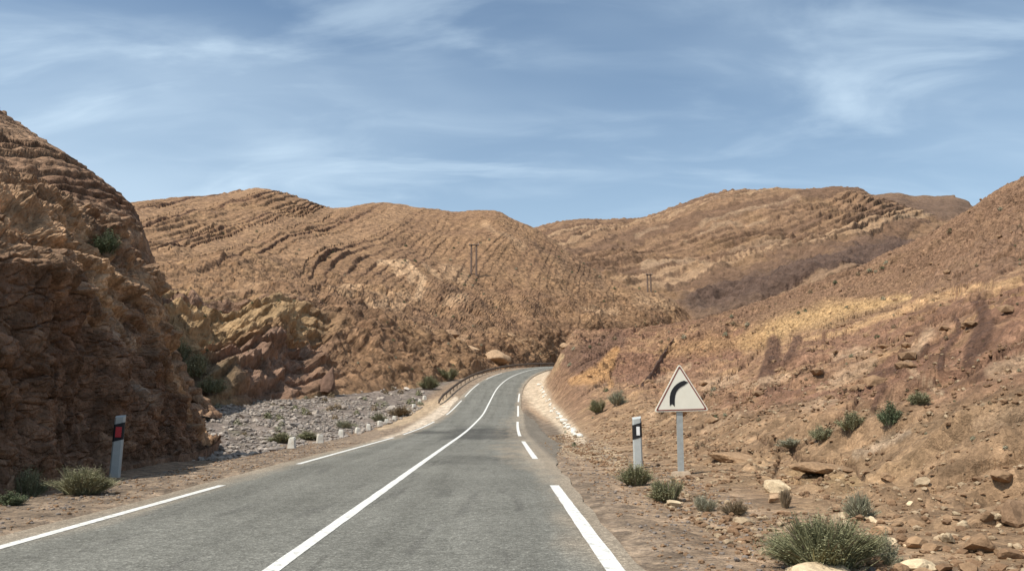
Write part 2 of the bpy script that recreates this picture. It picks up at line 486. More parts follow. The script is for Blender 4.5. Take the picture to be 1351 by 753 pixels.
    crk = np.zeros_like(px); wob2 = (nv * 5 + 4 * noise(P3(px / 9, py / 9, 0 * px)), nw * 5)
    for pts, wd in [([(893, 582), (930, 560), (958, 547), (1001, 517), (1040, 500)], 1.6), ([(903, 599), (947, 574), (980, 555), (1010, 545)], 1.8), ([(811, 582), (855, 574), (893, 566)], 1.6),
                    ([(1000, 575), (1023, 582), (1056, 604), (1126, 615), (1139, 630)], 2.6), ([(1023, 593), (1056, 590), (1094, 560), (1120, 540)], 1.8), ([(1099, 522), (1137, 511), (1126, 539)], 1.8),
                    ([(1273, 495), (1317, 468), (1351, 446), (1400, 420)], 1.8), ([(1018, 637), (1029, 604)], 1.8), ([(945, 590), (990, 597)], 2.6),
                    ([(1040, 500), (1075, 480), (1100, 474)], 1.6), ([(960, 500), (985, 480), (1000, 462)], 1.6),
                    ([(770, 520), (800, 500), (820, 470)], 1.5), ([(735, 500), (765, 480), (800, 462)], 1.5), ([(905, 540), (930, 520), (950, 500)], 1.5), 
                    ([(1080, 430), (1140, 415), (1190, 402)], 1.2), ([(1130, 470), (1160, 455), (1210, 440)], 1.4)]:
        crk = np.maximum(crk, polymask(px, py, pts, wd, 0.6, wob2) * sst(1.5, 3.5, r) * sst(-0.5, 0.0, n2 + 0.3))
    c = mixc(c, (0.10, 0.062, 0.045), crk * 0.6)
    for pts, wd in [([(930, 569), (958, 552), (975, 545)], 2.5), ([(985, 508), (1040, 496)], 3), ([(1195, 480), (1240, 520)], 3), ([(1100, 470), (1140, 462)], 4), ([(870, 500), (910, 480)], 3), ([(1290, 560), (1351, 540)], 6), ([(1060, 540), (1100, 525)], 5), ([(1200, 470), (1225, 440)], 5), ([(1310, 490), (1380, 470)], 7), ([(930, 510), (970, 500)], 5), ([(1100, 500), (1150, 478)], 5), ([(860, 545), (890, 535)], 4)]:
        c = mixc(c, (0.46, 0.33, 0.215), polymask(px, py, pts, wd * 1.3, 0.6, wob2) * sst(1.5, 3.5, r) * 0.7)
    p[..., 2] += bump * np.clip(Y * 0.0035, 0.03, 0.16)
    p[..., 2] -= crk * np.clip(Y * 0.006, 0.05, 0.25)
    # left side: grey river stones, sand at the outside of the bend
    bar = sst(1.6, 3.6, l) * sst(24, 34, Y)
    gc = np.zeros_like(c) + np.array((0.215, 0.185, 0.162))
    gc = gc * (0.8 + 0.35 * idn + 0.3 * n2)[..., None]
    c = mixc(c, gc, bar * 0.9)
    c = mixc(c, (0.10, 0.105, 0.05), bar * sst(0.12, 0.42, n1) * 0.45)
    c = mixc(c, (0.285, 0.20, 0.13), sst(0.3, 1.2, l) * (1 - bar) * 0.55)
    sand = polymask(px, py, [(470, 592), (530, 578), (570, 560), (592, 540), (601, 527)], [4, 8, 14, 13, 4], 0.3)
    c = mixc(c, (0.64, 0.55, 0.43), sand * 1.0 * (t < -3.2))
    c = mixc(c, (0.50, 0.39, 0.26), polymask(px, py, [(500, 566), (530, 556), (560, 540), (592, 524)], [2, 5, 9, 4], 0.5) * 0.8 * (t < -4))
    # right: pale dust on the widened shoulder and along the broken edge
    c = mixc(c, (0.60, 0.505, 0.375), polymask(px, py, [(722, 490), (706, 498), (702, 515), (722, 538), (745, 562), (768, 580)], [3, 12, 14, 11, 9, 6], 0.5, wob) * 0.9 * (t > 3))
    c = mixc(c, (0.48, 0.375, 0.25), polymask(px, py, [(700, 590), (750, 592), (800, 600), (825, 612)], [4, 9, 12, 7], 0.7, (nw * 4, nv * 4)) * 0.75 * (t > 3))
    c = mixc(c, (0.15, 0.13, 0.105), polymask(px, py, [(696, 545), (705, 560), (735, 574)], [4, 9, 10], 0.6, wob) * 0.75 * (t > 3))
    c = c * (1 + 0.28 * n2 + 0.22 * (n1))[..., None]
    o = mesh_obj('ground', p, grid_faces(*X.shape), M_SLOPE, cols=c, smooth=side < 0)
    struct(o, 'rocky hillside and gravel verge right of the road' if side > 0 else 'gravel shoulder and dry river bed left of the road')
    return p
build_ground(-1); build_ground(1)

far_sheet = mesh_obj('terrain', [(-6000, -6000, -3.4), (6000, -6000, -3.4), (6000, 6000, -3.4), (-6000, 6000, -3.4)], [(0, 1, 2, 3)],
                     plain_mat('far_ground', (0.26, 0.17, 0.10), 0.95, 0.2, 0.01))
struct(far_sheet, 'dry brown plain reaching to the horizon')

# ------------------------------------------------------------------ hills: surfaces lofted through lines of known distance
def loft_points(curves, pxs, rows):
    """curves: front to back, each a list of (px, py, Y)."""
    cy, cl = [], []
    for cv in curves:
        a = np.array(cv, float)
        cy.append(pchip(a[:, 0], a[:, 1], pxs) if len(a) > 2 else np.interp(pxs, a[:, 0], a[:, 1]))
        cl.append(np.interp(pxs, a[:, 0], np.log(a[:, 2])))
    cy, cl = np.array(cy), np.array(cl)
    out_y, out_l, seg = [], [], []
    n = len(curves)
    for k in range(n - 1):
        t = np.linspace(0, 1, rows[k], endpoint=(k == n - 2))[:, None]
        m0y = (cy[k + 1] - cy[max(k - 1, 0)]) / (2 if k > 0 else 1); m1y = (cy[min(k + 2, n - 1)] - cy[k]) / (2 if k < n - 2 else 1)
        m0l = (cl[k + 1] - cl[max(k - 1, 0)]) / (2 if k > 0 else 1); m1l = (cl[min(k + 2, n - 1)] - cl[k]) / (2 if k < n - 2 else 1)
        h00, h10, h01, h11 = 2*t**3 - 3*t**2 + 1, t**3 - 2*t**2 + t, -2*t**3 + 3*t**2, t**3 - t**2
        tens = 0.45
        out_y.append(h00 * cy[k] + h10 * m0y * tens + h01 * cy[k + 1] + h11 * m1y * tens)
        out_l.append(h00 * cl[k] + h10 * m0l * tens + h01 * cl[k + 1] + h11 * m1l * tens)
        seg.append(np.full(rows[k], k) + t[:, 0])
    PY, PL = np.concatenate(out_y), np.concatenate(out_l)
    PX = np.broadcast_to(pxs, PY.shape)
    return at(PX, PY, np.exp(PL)), PX, PY, np.concatenate(seg)[:, None] * np.ones_like(PX)

def led_f(fr, k=0.2): return sst(0.0, k, fr) * (1 - fr) - 0.42
def strata(p, ang, dip, T, warp, wl_, seed=0):
    a = math.radians(ang)
    n = np.array([-math.sin(a), dip, math.cos(a)]); n /= np.linalg.norm(n)
    s = (p @ n) / T + warp * fbm(p / wl_ + seed, 2)
    s = s + 1.1 * noise(P3(s * 0.29 + seed, 0 * s, 0 * s + 0.37)) + 0.25 * fbm(p / (T * 2.2) + 3 * seed, 3)
    i = np.floor(s).astype(np.int32); fr = s - i
    return s, fr, RND[(i * 11 + seed) & 255, 0], RND[(i * 5 + 3 + seed) & 255, 1]

def gbase(lst, sink=0.5):
    out = []
    for px, Y in lst:
        q = at(px, 520.0, Y)
        for _ in range(3):
            z = ground_z([q[0]], [Y])[0] - sink
            qx, qy = project(np.array([[q[0], Y, z]])); q = at(px, float(qy[0]), Y)
        out.append((px, float(qy[0]), Y))
    return out
def skirt(q, d=4.0):
    r0 = q[:1].copy(); r0[..., 2] -= d; r0[..., 1] -= 0.3
    return np.concatenate([r0, q])
def build_left_hill():
    ridge = [(-260, 240, 290), (-100, 262, 290), (60, 275, 290), (150, 272, 290), (185, 268, 290), (250, 261, 310), (300, 256, 325), (345, 250, 330), (400, 263, 338), (440, 274, 345),
             (495, 266, 350), (550, 273, 350), (600, 279, 345), (650, 276, 335), (680, 288, 330), (705, 299, 326), (730, 316, 324), (760, 340, 322),
             (800, 364, 324), (850, 385, 328), (880, 393, 330), (905, 411, 335), (925, 432, 340), (960, 450, 345)]
    base = gbase([(-260, 62), (200, 66), (290, 74), (360, 80), (430, 90), (500, 98), (560, 110), (610, 126), (640, 142), (700, 174), (780, 215), (910, 270), (960, 290)])
    bank = [(-260, 420, 90), (200, 400, 92), (290, 402, 98), (370, 408, 106), (430, 432, 116), (560, 447, 138), (640, 452, 168), (700, 443, 198), (780, 433, 240), (910, 428, 300), (960, 452, 310)]
    mid = [(-260, 330, 160), (200, 330, 165), (350, 340, 185), (500, 352, 215), (640, 366, 248), (700, 371, 262), (800, 388, 290), (860, 392, 310), (910, 419, 325), (960, 450, 330)]
    back = [(px, py + 45, Y + 190) for px, py, Y in ridge]
    pxs = np.linspace(-260, 960, 1120)
    p, px, py, sg = loft_points([base, bank, mid, ridge, back], pxs, [110, 85, 105, 26])
    n = grid_normals(p)
    n = np.where((n[..., 2:3] < 0), -n, n)
    Y = p[..., 1]
    fade = sst(0, 0.45, sg) * (1 - 0.5 * sst(2.7, 2.95, sg) * (1 - sst(3.0, 3.2, sg)))
    bankm = sst(0.02, 0.25, sg) * (1 - sst(0.85, 1.25, sg))
    gul = fbm(p / np.array([26., 60., 26.]), 3, 0.5, True)
    big = fbm(p / 45.0 + 4, 3)
    s, fr, hd, lay = strata(p, 33, -0.25, 2.4, 2.6, 75.0)
    top = sst(1.4, 2.3, sg)
    led = led_f(fr, 0.24) * (0.25 + hd) * (hd > 0.2)
    s2, fr2, hd2, lay2 = strata(p, 58, 0.2, 2.0, 0.9, 18.0, 9)
    led2 = led_f(fr2) * hd2
    led = led * (0.7 + 0.3 * sst(-0.2, 0.25, fbm(p / 7.0 + 77, 2)))
    r1 = fbm(p / 3.2, 4, 0.6, True); r2 = fbm(p / 7.0 + 8, 4, 0.55, True)
    d1, d2, idn = voro(p / 2.2)
    e1, e2, ide = voro(p / 4.6 + 3.3)
    cob = np.maximum(0.55 - d1, 0) * (idn > 0.5) * 1.5
    blk = np.maximum(0.6 - e1, 0) * (ide > 0.72) * 2.2
    left_bank = 1 - sst(380, 470, px)
    strong = (1 - sst(400, 560, px)) * 0.92 + 0.05 + 0.16 * polymask(px, py, [(540, 372), (590, 352), (640, 345)], 30, 0.8)
    patch = sst(-0.15, 0.3, fbm(p / 30 + 19, 2))
    disp = fade * (big * 2.6 + (gul - 0.5) * 2.8 * (1 - top * 0.35) + led * (0.2 + 2.6 * top * strong * (0.4 + 0.6 * patch))
                   + (r2 - 0.5) * (0.8 - 0.5 * top) + (r1 - 0.5) * (0.5 - 0.25 * top) + cob * 0.85 * (1 - 0.7 * top) + blk * 0.9 * (1 - 0.5 * top))
    disp = disp + bankm * (led2 * (0.25 + 1.9 * left_bank * sst(-0.25, 0.2, fbm(p / 9.0 + 50, 2))) + (r2 - 0.5) * (0.35 + 1.4 * left_bank) + (fbm(p / np.array([9., 20., 14.]) + 2, 3, 0.5, True) - 0.5) * (0.5 + 2.3 * left_bank))
    q = p + n * disp[..., None]
    c = np.zeros(p.shape) + np.array((0.268, 0.168, 0.096))
    n1 = fbm(p / 16 + 7, 4); n2 = fbm(p / 4.0 + 2, 3)
    c = mixc(c, (0.215, 0.132, 0.080), sst(0.0, 0.4, n1) * 0.6)
    c = mixc(c, (0.345, 0.222, 0.122), sst(0.05, 0.4, -n1) * 0.6)
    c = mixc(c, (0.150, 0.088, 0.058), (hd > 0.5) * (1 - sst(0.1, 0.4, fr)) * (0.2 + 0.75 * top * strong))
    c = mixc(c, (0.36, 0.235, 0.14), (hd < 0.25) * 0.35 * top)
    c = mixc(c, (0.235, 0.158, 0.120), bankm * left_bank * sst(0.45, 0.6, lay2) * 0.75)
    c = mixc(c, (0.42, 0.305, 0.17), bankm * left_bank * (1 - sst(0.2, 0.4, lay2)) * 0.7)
    c = mixc(c, (0.19, 0.115, 0.07), (1 - sst(0.6, 1.5, sg)) * (1 - left_bank) * sst(-0.2, 0.4, n1) * 0.2)
    nw, nv = noise(P3(px / 25, py / 25, 0 * px)), noise(P3(px / 25, py / 25, 0 * px + 4))
    wob = (nw * 5, nv * 5)
    LT = (0.52, 0.36, 0.22)
    for pts, wd, a in [([(500, 345), (535, 352), (556, 372), (552, 385)], 4, .9), ([(640, 300), (690, 330)], 4, .3), ([(480, 405), (530, 398)], 5, .5), ([(520, 358), (538, 362), (545, 374)], 3, .8), ([(560, 350), (578, 362), (586, 372)], 3, .55), ([(445, 370), (475, 372)], 4, .6),
                       ([(430, 395), (500, 388), (560, 386)], 3, .35), ([(590, 395), (612, 402)], 4, .6), ([(560, 432), (612, 440)], 4, .55),
                       ([(590, 352), (610, 362)], 9, .35), ([(300, 385), (350, 380)], 5, .3), ([(770, 408), (810, 412)], 4, .5), ([(845, 400), (885, 404)], 8, .4),
                       ([(672, 445), (700, 462)], 3, .6)]:
        c = mixc(c, LT, polymask(px, py, pts, wd, 0.7, wob) * a)
    for pts, wd, a in [([(470, 425), (560, 420), (640, 432)], 8, .35), ([(700, 318), (755, 352), (800, 380)], 6, .4), ([(575, 385), (600, 390)], 5, .55)]:
        c = mixc(c, (0.15, 0.095, 0.062), polymask(px, py, pts, wd, 0.8, wob) * a)
    # scrub green at the foot
    c = mixc(c, (0.135, 0.125, 0.062), (1 - sst(0.0, 0.16, sg + 0.06 * n2)) * 0.6)
    c = mixc(c, (0.16, 0.14, 0.075), polymask(px, py, [(215, 470), (250, 490), (285, 520)], 22, 0.8, wob) * 0.55)
    c = c * (1 + 0.25 * n2)[..., None]
    c = np.concatenate([c[:1], c])
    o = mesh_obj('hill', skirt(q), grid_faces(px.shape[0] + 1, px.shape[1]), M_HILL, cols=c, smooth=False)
    struct(o, 'long brown hill with slanting rock layers left of the road')
    return q, sg
LEFT_HILL, LEFT_SG = build_left_hill()

def build_far_hills():
    ridge = [(640, 312, 560), (700, 302, 600), (715, 298, 610), (780, 291, 620), (830, 291, 620), (850, 287, 600), (880, 275, 590), (930, 260, 580), (965, 254, 575), (1000, 252, 570), (1060, 250, 570), (1100, 248, 570), (1128, 250, 570),
             (1145, 258, 565), (1190, 272, 560), (1240, 290, 555), (1300, 312, 550), (1400, 330, 550), (1600, 330, 550)]
    mid = [(640, 345, 480), (715, 335, 480), (830, 335, 470), (930, 325, 460), (1000, 318, 450), (1100, 312, 445), (1200, 318, 440), (1300, 335, 440), (1600, 360, 440)]
    low = [(640, 400, 400), (760, 382, 390), (850, 385, 370), (930, 390, 350), (1000, 380, 340), (1100, 362, 335), (1200, 350, 335), (1300, 350, 335), (1600, 380, 335)]
    base = [(640, 440, 340), (850, 440, 330), (930, 445, 310), (1000, 445, 300), (1100, 440, 290), (1300, 430, 290), (1600, 430, 290)]
    back = [(px, py + 40, Y + 330) for px, py, Y in ridge]
    pxs = np.linspace(640, 1600, 780)
    p, px, py, sg = loft_points([base, low, mid, ridge, back], pxs, [60, 75, 75, 20])
    n = grid_normals(p); n = np.where(n[..., 2:3] < 0, -n, n)
    fade = sst(0, 0.1, sg) * (1 - 0.55 * sst(2.6, 2.95, sg) * (1 - sst(3.0, 3.2, sg)))
    s, fr, hd, lay = strata(p, 13, -0.12, 3.6, 3.2, 150.0, 21)
    led = led_f(fr) * hd
    r2 = fbm(p / 14.0 + 8, 4, 0.55, True); r1 = fbm(p / 5.0, 3, 0.6, True)
    gul = fbm(p / np.array([45., 110., 60.]) + 3, 3, 0.5, True)
    d1, d2, idn = voro(p / 5.0)
    nw, nv = noise(P3(px / 25, py / 25, 0 * px)), noise(P3(px / 25, py / 25, 0 * px + 4))
    wob = (nw * 6, nv * 6)
    dk = polymask(px, py, [(925, 400), (1000, 378), (1080, 362), (1150, 345), (1210, 322)], [18, 22, 20, 20, 12], 0.6, wob)
    disp = fade * (dk * led * 4.0 + dk * (fbm(p / 9, 3, 0.6, True) - 0.5) * 2.5 + fbm(p / 80 + 1, 3) * 5 + (gul - 0.5) * 4.5 + led * 4.6 * (0.45 + 0.7 * sst(-0.2, 0.3, fbm(p / 30 + 70, 2))) + r2 * 1.9 + r1 * 1.0 + np.maximum(0.55 - d1, 0) * (idn > 0.55) * 2.5)
    q = p + n * disp[..., None]
    n1 = fbm(p / 35 + 7, 4); n2 = fbm(p / 9.0 + 2, 3)
    c = np.zeros(p.shape) + np.array((0.262, 0.168, 0.102))
    c = mixc(c, (0.40, 0.275, 0.17), (lay < 0.3) * 0.75)
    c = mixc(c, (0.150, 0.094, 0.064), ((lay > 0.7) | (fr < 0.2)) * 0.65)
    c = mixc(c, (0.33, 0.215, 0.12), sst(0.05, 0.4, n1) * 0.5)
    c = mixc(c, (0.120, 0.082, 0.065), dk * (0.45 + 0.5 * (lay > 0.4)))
    c = mixc(c, (0.15, 0.108, 0.082), polymask(px, py, [(905, 400), (930, 420), (1000, 410)], 14, 0.8, wob) * 0.5)
    for pts, wd, a in [([(850, 355), (905, 345), (930, 347)], 4, .7), ([(905, 318), (960, 298), (1010, 296)], 2.5, .5), ([(925, 300), (990, 280), (1050, 268)], 2, .5),
                       ([(1180, 293), (1225, 287)], 3, .6), ([(840, 312), (880, 300)], 3, .45), ([(960, 335), (1010, 322), (1040, 318)], 2.5, .4)]:
        c = mixc(c, (0.43, 0.31, 0.20), polymask(px, py, pts, wd, 0.7, wob) * a)
    c = c * (1 + 0.22 * n2)[..., None]
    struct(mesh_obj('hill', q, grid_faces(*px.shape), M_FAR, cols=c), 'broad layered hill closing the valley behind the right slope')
    # the flat-topped hills behind it
    ridge2 = [(1050, 275, 950), (1120, 262, 960), (1150, 259, 970), (1185, 256.5, 980), (1205, 261, 985), (1255, 262, 990), (1268, 266, 990), (1290, 276, 980), (1340, 292, 970), (1420, 300, 960), (1700, 290, 960)]
    base2 = [(1050, 330, 700), (1290, 330, 700), (1700, 350, 700)]
    back2 = [(a, b + 30, Y + 400) for a, b, Y in ridge2]
    pxs = np.linspace(1050, 1700, 420)
    p, px, py, sg = loft_points([base2, ridge2, back2], pxs, [70, 14])
    n = grid_normals(p); n = np.where(n[..., 2:3] < 0, -n, n)
    s, fr, hd, lay = strata(p, 4, 0, 9, 0.8, 150.0, 40)
    fade = 1 - 0.7 * sst(0.7, 0.95, sg) * (1 - sst(1.0, 1.2, sg))
    q = p + n * (fade * (fbm(p / 70, 4, 0.5, True) * 5 + led_f(fr) * hd * 6 + fbm(p / 15, 3) * 1.8))[..., None]
    c = np.zeros(p.shape) + np.array((0.205, 0.138, 0.092)); c = mixc(c, (0.15, 0.102, 0.075), (lay > 0.5) * 0.6); c = c * (1 + 0.3 * fbm(p / 25, 3))[..., None]
    struct(mesh_obj('hill', q, grid_faces(*px.shape), M_FAR, cols=c), 'darker flat-topped hill farthest away at the skyline')
build_far_hills()

def build_strata_hill():
    """the layered hillside that rises behind the road cut"""
    ridge = [(-420, -140, 66), (-260, -40, 66), (-120, 62, 66), (0, 147, 66), (42, 176, 66), (90, 208, 66), (130, 238, 66), (158, 259, 66), (174, 276, 66), (186, 300, 65), (200, 345, 64), (216, 410, 63), (236, 480, 62), (290, 556, 61)]
    base = [(-420, 560, 30), (0, 545, 34), (150, 545, 40), (230, 545, 48), (290, 552, 58)]
    mid = [(-420, 300, 44), (0, 330, 46), (100, 350, 49), (170, 400, 54), (200, 460, 58), (236, 530, 59), (290, 559, 60)]
    back = [(a, b + 110, Y + 60) for a, b, Y in ridge]
    pxs = np.linspace(-420, 290, 560)
    p, px, py, sg = loft_points([base, mid, ridge, back], pxs, [60, 150, 24])
    n = grid_normals(p); n = np.where(n[..., 2:3] < 0, -n, n)
    s, fr, hd, lay = strata(p, 17, 0.05, 0.95, 0.45, 16.0, 51)
    led = led_f(fr) * (0.4 + hd)
    d1, d2, idn = voro(p / 0.9)
    cut = 1 - sst(0.0, 0.1, sg)
    disp = (1 - cut) * (1 - 0.6 * sst(1.7, 1.95, sg) * (1 - sst(2.05, 2.3, sg))) * (led * 0.55 + fbm(p / 9, 3) * 0.9 + fbm(p / 2.0, 4, 0.6, True) * 0.3 + np.maximum(0.6 - d1, 0) * (idn > 0.5) * 0.7)
    q = p + n * disp[..., None]
    n1 = fbm(p / 6 + 7, 4)
    c = np.zeros(p.shape) + np.array((0.265, 0.172, 0.112))
    c = mixc(c, (0.37, 0.25, 0.16), (lay < 0.45) * 0.5); c = mixc(c, (0.15, 0.09, 0.06), (lay > 0.75) * 0.6)
    c = mixc(c, (0.35, 0.235, 0.145), sst(0.05, 0.4, n1) * 0.4)
    c = c * (1 + 0.3 * fbm(p / 1.5, 3))[..., None]
    struct(mesh_obj('hill', q, grid_faces(*px.shape), M_CLIFF, cols=c), 'steep layered hillside rising behind the shaded road cut')
    return q, sg
STRATA_HILL, STRATA_SG = build_strata_hill()

def build_cliff():
    """the road cut on the left: a rough wall with ledges, its face turned away from the sun"""
    base = [(-900, 920, 6), (-420, 745, 10), (-150, 680, 12.6), (0, 646, 15.0), (100, 626, 18.2), (180, 612, 22.6), (240, 600, 26.2), (268, 593, 28.6), (280, 588, 31), (290, 580, 36)]
    face = [(-900, 100, 6.4), (-420, 190, 10.4), (-150, 270, 13.2), (0, 328, 15.8), (60, 366, 17.4), (120, 414, 20.2), (165, 446, 23.4), (196, 470, 25.4), (215, 492, 27), (240, 522, 29), (262, 580, 30.6), (280, 584, 32.6), (290, 579, 36.4)]
    ledg = [(-900, -60, 8.5), (-420, 120, 12.5), (-150, 215, 15.5), (0, 262, 18.4), (60, 285, 20), (120, 322, 22.8), (165, 362, 25.4), (196, 402, 27), (215, 452, 28), (240, 515, 30), (262, 577, 31.6), (280, 583, 33.2), (290, 578, 36.8)]
    top = [(-900, -200, 13), (-420, 60, 17), (-150, 180, 19.5), (0, 232, 22.5), (60, 246, 24), (100, 264, 25.6), (138, 296, 27), (172, 336, 28), (198, 376, 28.6), (216, 440, 29.4), (240, 508, 31.0), (262, 574, 32.6), (280, 582, 34), (290, 577, 37.2)]
    back = [(-900, 200, 24), (-420, 260, 30), (0, 420, 34), (150, 470, 36), (215, 540, 36), (262, 584, 37), (290, 585, 38)]
    pxs = np.concatenate([np.linspace(-900, -60, 200)[:-1], np.linspace(-60, 290, 400)])
    p, px, py, sg = loft_points([base, face, ledg, top, back], pxs, [290, 60, 50, 36])
    n = grid_normals(p); n = np.where((n[..., 0:1] + 0.6 * n[..., 2:3] - 0.3 * n[..., 1:2]) < 0, -n, n)
    s, fr, hd, lay = strata(p, 10, 0.16, 0.85, 0.8, 5.0, 71)
    led = led_f(fr, 0.25) * (0.3 + hd)
    fade = sst(0, 0.1, sg)
    faceM = 1 - sst(0.85, 1.1, sg)
    d1, d2, idn = voro(p / np.array([1.5, 1.5, 0.9])); e1, e2, ide = voro(p / 0.55 + 4)
    butt = fbm(p / np.array([3.0, 3.0, 7.0]) + 12, 3, 0.5, True)
    blocks = (idn - 0.5) * sst(0.0, 0.25, d2 - d1)
    disp = fade * (led * (0.06 + 0.42 * (1 - faceM) * (1 - sst(150, 220, px))) + (butt - 0.75) * 0.55 + fbm(p / 2.2, 4, 0.55) * 0.55 + blocks * (0.12 + 0.6 * (1 - faceM))
                   + fbm(p / 0.5, 4, 0.6, True) * 0.10 + (ide - 0.5) * sst(0, 0.2, e2 - e1) * (0.05 + 0.12 * (1 - faceM)))
    pw = p + 0.25 * np.stack([fbm(p / 0.9 + a, 2) for a in (1, 11, 21)], -1)
    f1, f2, idf = voro(pw / np.array([0.8, 0.8, 0.55]) + 5); g1, g2, idg = voro(pw / np.array([0.38, 0.38, 0.22]) + 9)
    cr = 1 - sst(0.0, 0.16, f2 - f1); cr2 = 1 - sst(0.0, 0.16, g2 - g1)
    disp = disp + fade * ((idf - 0.5) * 0.16 - cr * 0.13 * sst(-0.3, 0.2, butt - 0.6) + (idg - 0.5) * 0.07 - cr2 * 0.05)
    q = p + n * disp[..., None]
    n1 = fbm(p / 2.5 + 7, 4); n2 = fbm(p / 0.7 + 5, 3)
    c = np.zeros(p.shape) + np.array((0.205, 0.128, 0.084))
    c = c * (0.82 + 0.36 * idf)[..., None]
    c = mixc(c, (0.53, 0.355, 0.215), (1 - faceM) * (0.45 + 0.5 * sst(-0.1, 0.3, n1)))  # sunlight painted in: upper ledges paler, face left darker for its shade
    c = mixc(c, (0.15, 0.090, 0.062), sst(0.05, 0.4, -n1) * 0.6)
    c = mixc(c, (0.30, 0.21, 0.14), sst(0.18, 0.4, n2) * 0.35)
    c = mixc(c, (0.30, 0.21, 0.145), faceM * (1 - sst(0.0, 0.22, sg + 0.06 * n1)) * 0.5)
    nw, nv = noise(P3(px / 20, py / 20, 0 * px)), noise(P3(px / 20, py / 20, 0 * px + 4))
    for pts, wd, a in [([(95, 388), (110, 392)], 6, .6), ([(138, 415), (155, 440), (178, 455)], 9, .55), ([(180, 490), (188, 515), (195, 535)], 5, .7), ([(215, 555), (222, 575)], 4, .5), ([(30, 440), (60, 430)], 10, .2)]:
        c = mixc(c, (0.50, 0.40, 0.31), polymask(px, py, pts, wd, 0.8, (nw * 8, nv * 8)) * a * sst(-0.1, 0.3, n2))  # sunlit spots on the shaded wall, painted as pale patches
    c = c * (1 + 0.3 * n2)[..., None]
    c = np.concatenate([c[:1], c])
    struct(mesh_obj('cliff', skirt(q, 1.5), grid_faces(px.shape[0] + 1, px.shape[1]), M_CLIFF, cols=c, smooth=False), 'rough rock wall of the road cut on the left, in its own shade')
    return q, sg
CLIFF, CLIFF_SG = build_cliff()

# ------------------------------------------------------------------ road surface and markings
def asphalt_mat():
    m, n, l, b = new_mat('old_asphalt')
    a = n.new('ShaderNodeAttribute'); a.attribute_name = 'Col'
    g = n.new('ShaderNodeNewGeometry'); pos = g.outputs['Position']
    big = tex_noise(n, l, 0.35, 5, 0.6, pos); agg = tex_noise(n, l, 55, 3, 0.75, pos); med = tex_noise(n, l, 6, 6, 0.7, pos)
    mp = n.new('ShaderNodeMapping'); mp.inputs['Scale'].default_value = (2.2, 0.06, 1); l.new(pos, mp.inputs[0])
    trk = tex_noise(n, l, 1.0, 4, 0.6, mp.outputs[0])
    v = n.new('ShaderNodeTexVoronoi'); v.inputs['Scale'].default_value = 38; l.new(pos, v.inputs['Vector'])
    vs = n.new('ShaderNodeSeparateColor'); l.new(v.outputs['Color'], vs.inputs[0])
    col = mul(n, l, a.outputs[0], ramp(n, l, big, [(0.3, 0.86), (0.7, 1.14)]))
    col = mul(n, l, col, ramp(n, l, trk, [(0.3, 0.90), (0.7, 1.10)]))
    col = mul(n, l, col, ramp(n, l, med, [(0.3, 0.80), (0.5, 1.0), (0.72, 1.22)]))
    col = mul(n, l, col, ramp(n, l, agg, [(0.32, 0.62), (0.5, 1.0), (0.68, 1.42)]))
    col = mul(n, l, col, ramp(n, l, vs.outputs[0], [(0.0, 0.72), (0.8, 1.05), (1.0, 1.45)]))
    l.new(col, b.inputs['Base Color'])
    bp = n.new('ShaderNodeBump'); bp.inputs['Strength'].default_value = 0.5; bp.inputs['Distance'].default_value = 0.012
    l.new(nmath(n, l, 'ADD', agg, v.outputs['Distance']), bp.inputs['Height']); l.new(bp.outputs[0], b.inputs['Normal'])
    b.inputs['Roughness'].default_value = 0.95; b.inputs['Specular IOR Level'].default_value = 0.05
    return m
M_ROAD = asphalt_mat()
def paint_mat():
    m, n, l, b = new_mat('road_paint')
    g = n.new('ShaderNodeNewGeometry'); pos = g.outputs['Position']
    n1 = tex_noise(n, l, 9, 6, 0.75, pos); n2 = tex_noise(n, l, 60, 3, 0.7, pos)
    f = nmath(n, l, 'ADD', nmath(n, l, 'MULTIPLY', n1, 0.7), nmath(n, l, 'MULTIPLY', n2, 0.3))
    l.new(ramp(n, l, f, [(0.36, (0.27, 0.26, 0.235)), (0.46, (0.60, 0.585, 0.53)), (0.62, (0.80, 0.785, 0.73))]), b.inputs['Base Color'])
    b.inputs['Roughness'].default_value = 0.75
    b.inputs['Specular IOR Level'].default_value = 0.2
    return m
M_PAINT = paint_mat()
def road_point(Y, t, dz=0.0):
    sl = roads(Y); k = np.sqrt(1 + sl * sl)
    return P3(roadx(Y) + t / k, Y - t * sl / k, roadz(Y) + dz + 0 * t)
EDGE_L, EDGE_R = 3.55, 3.30
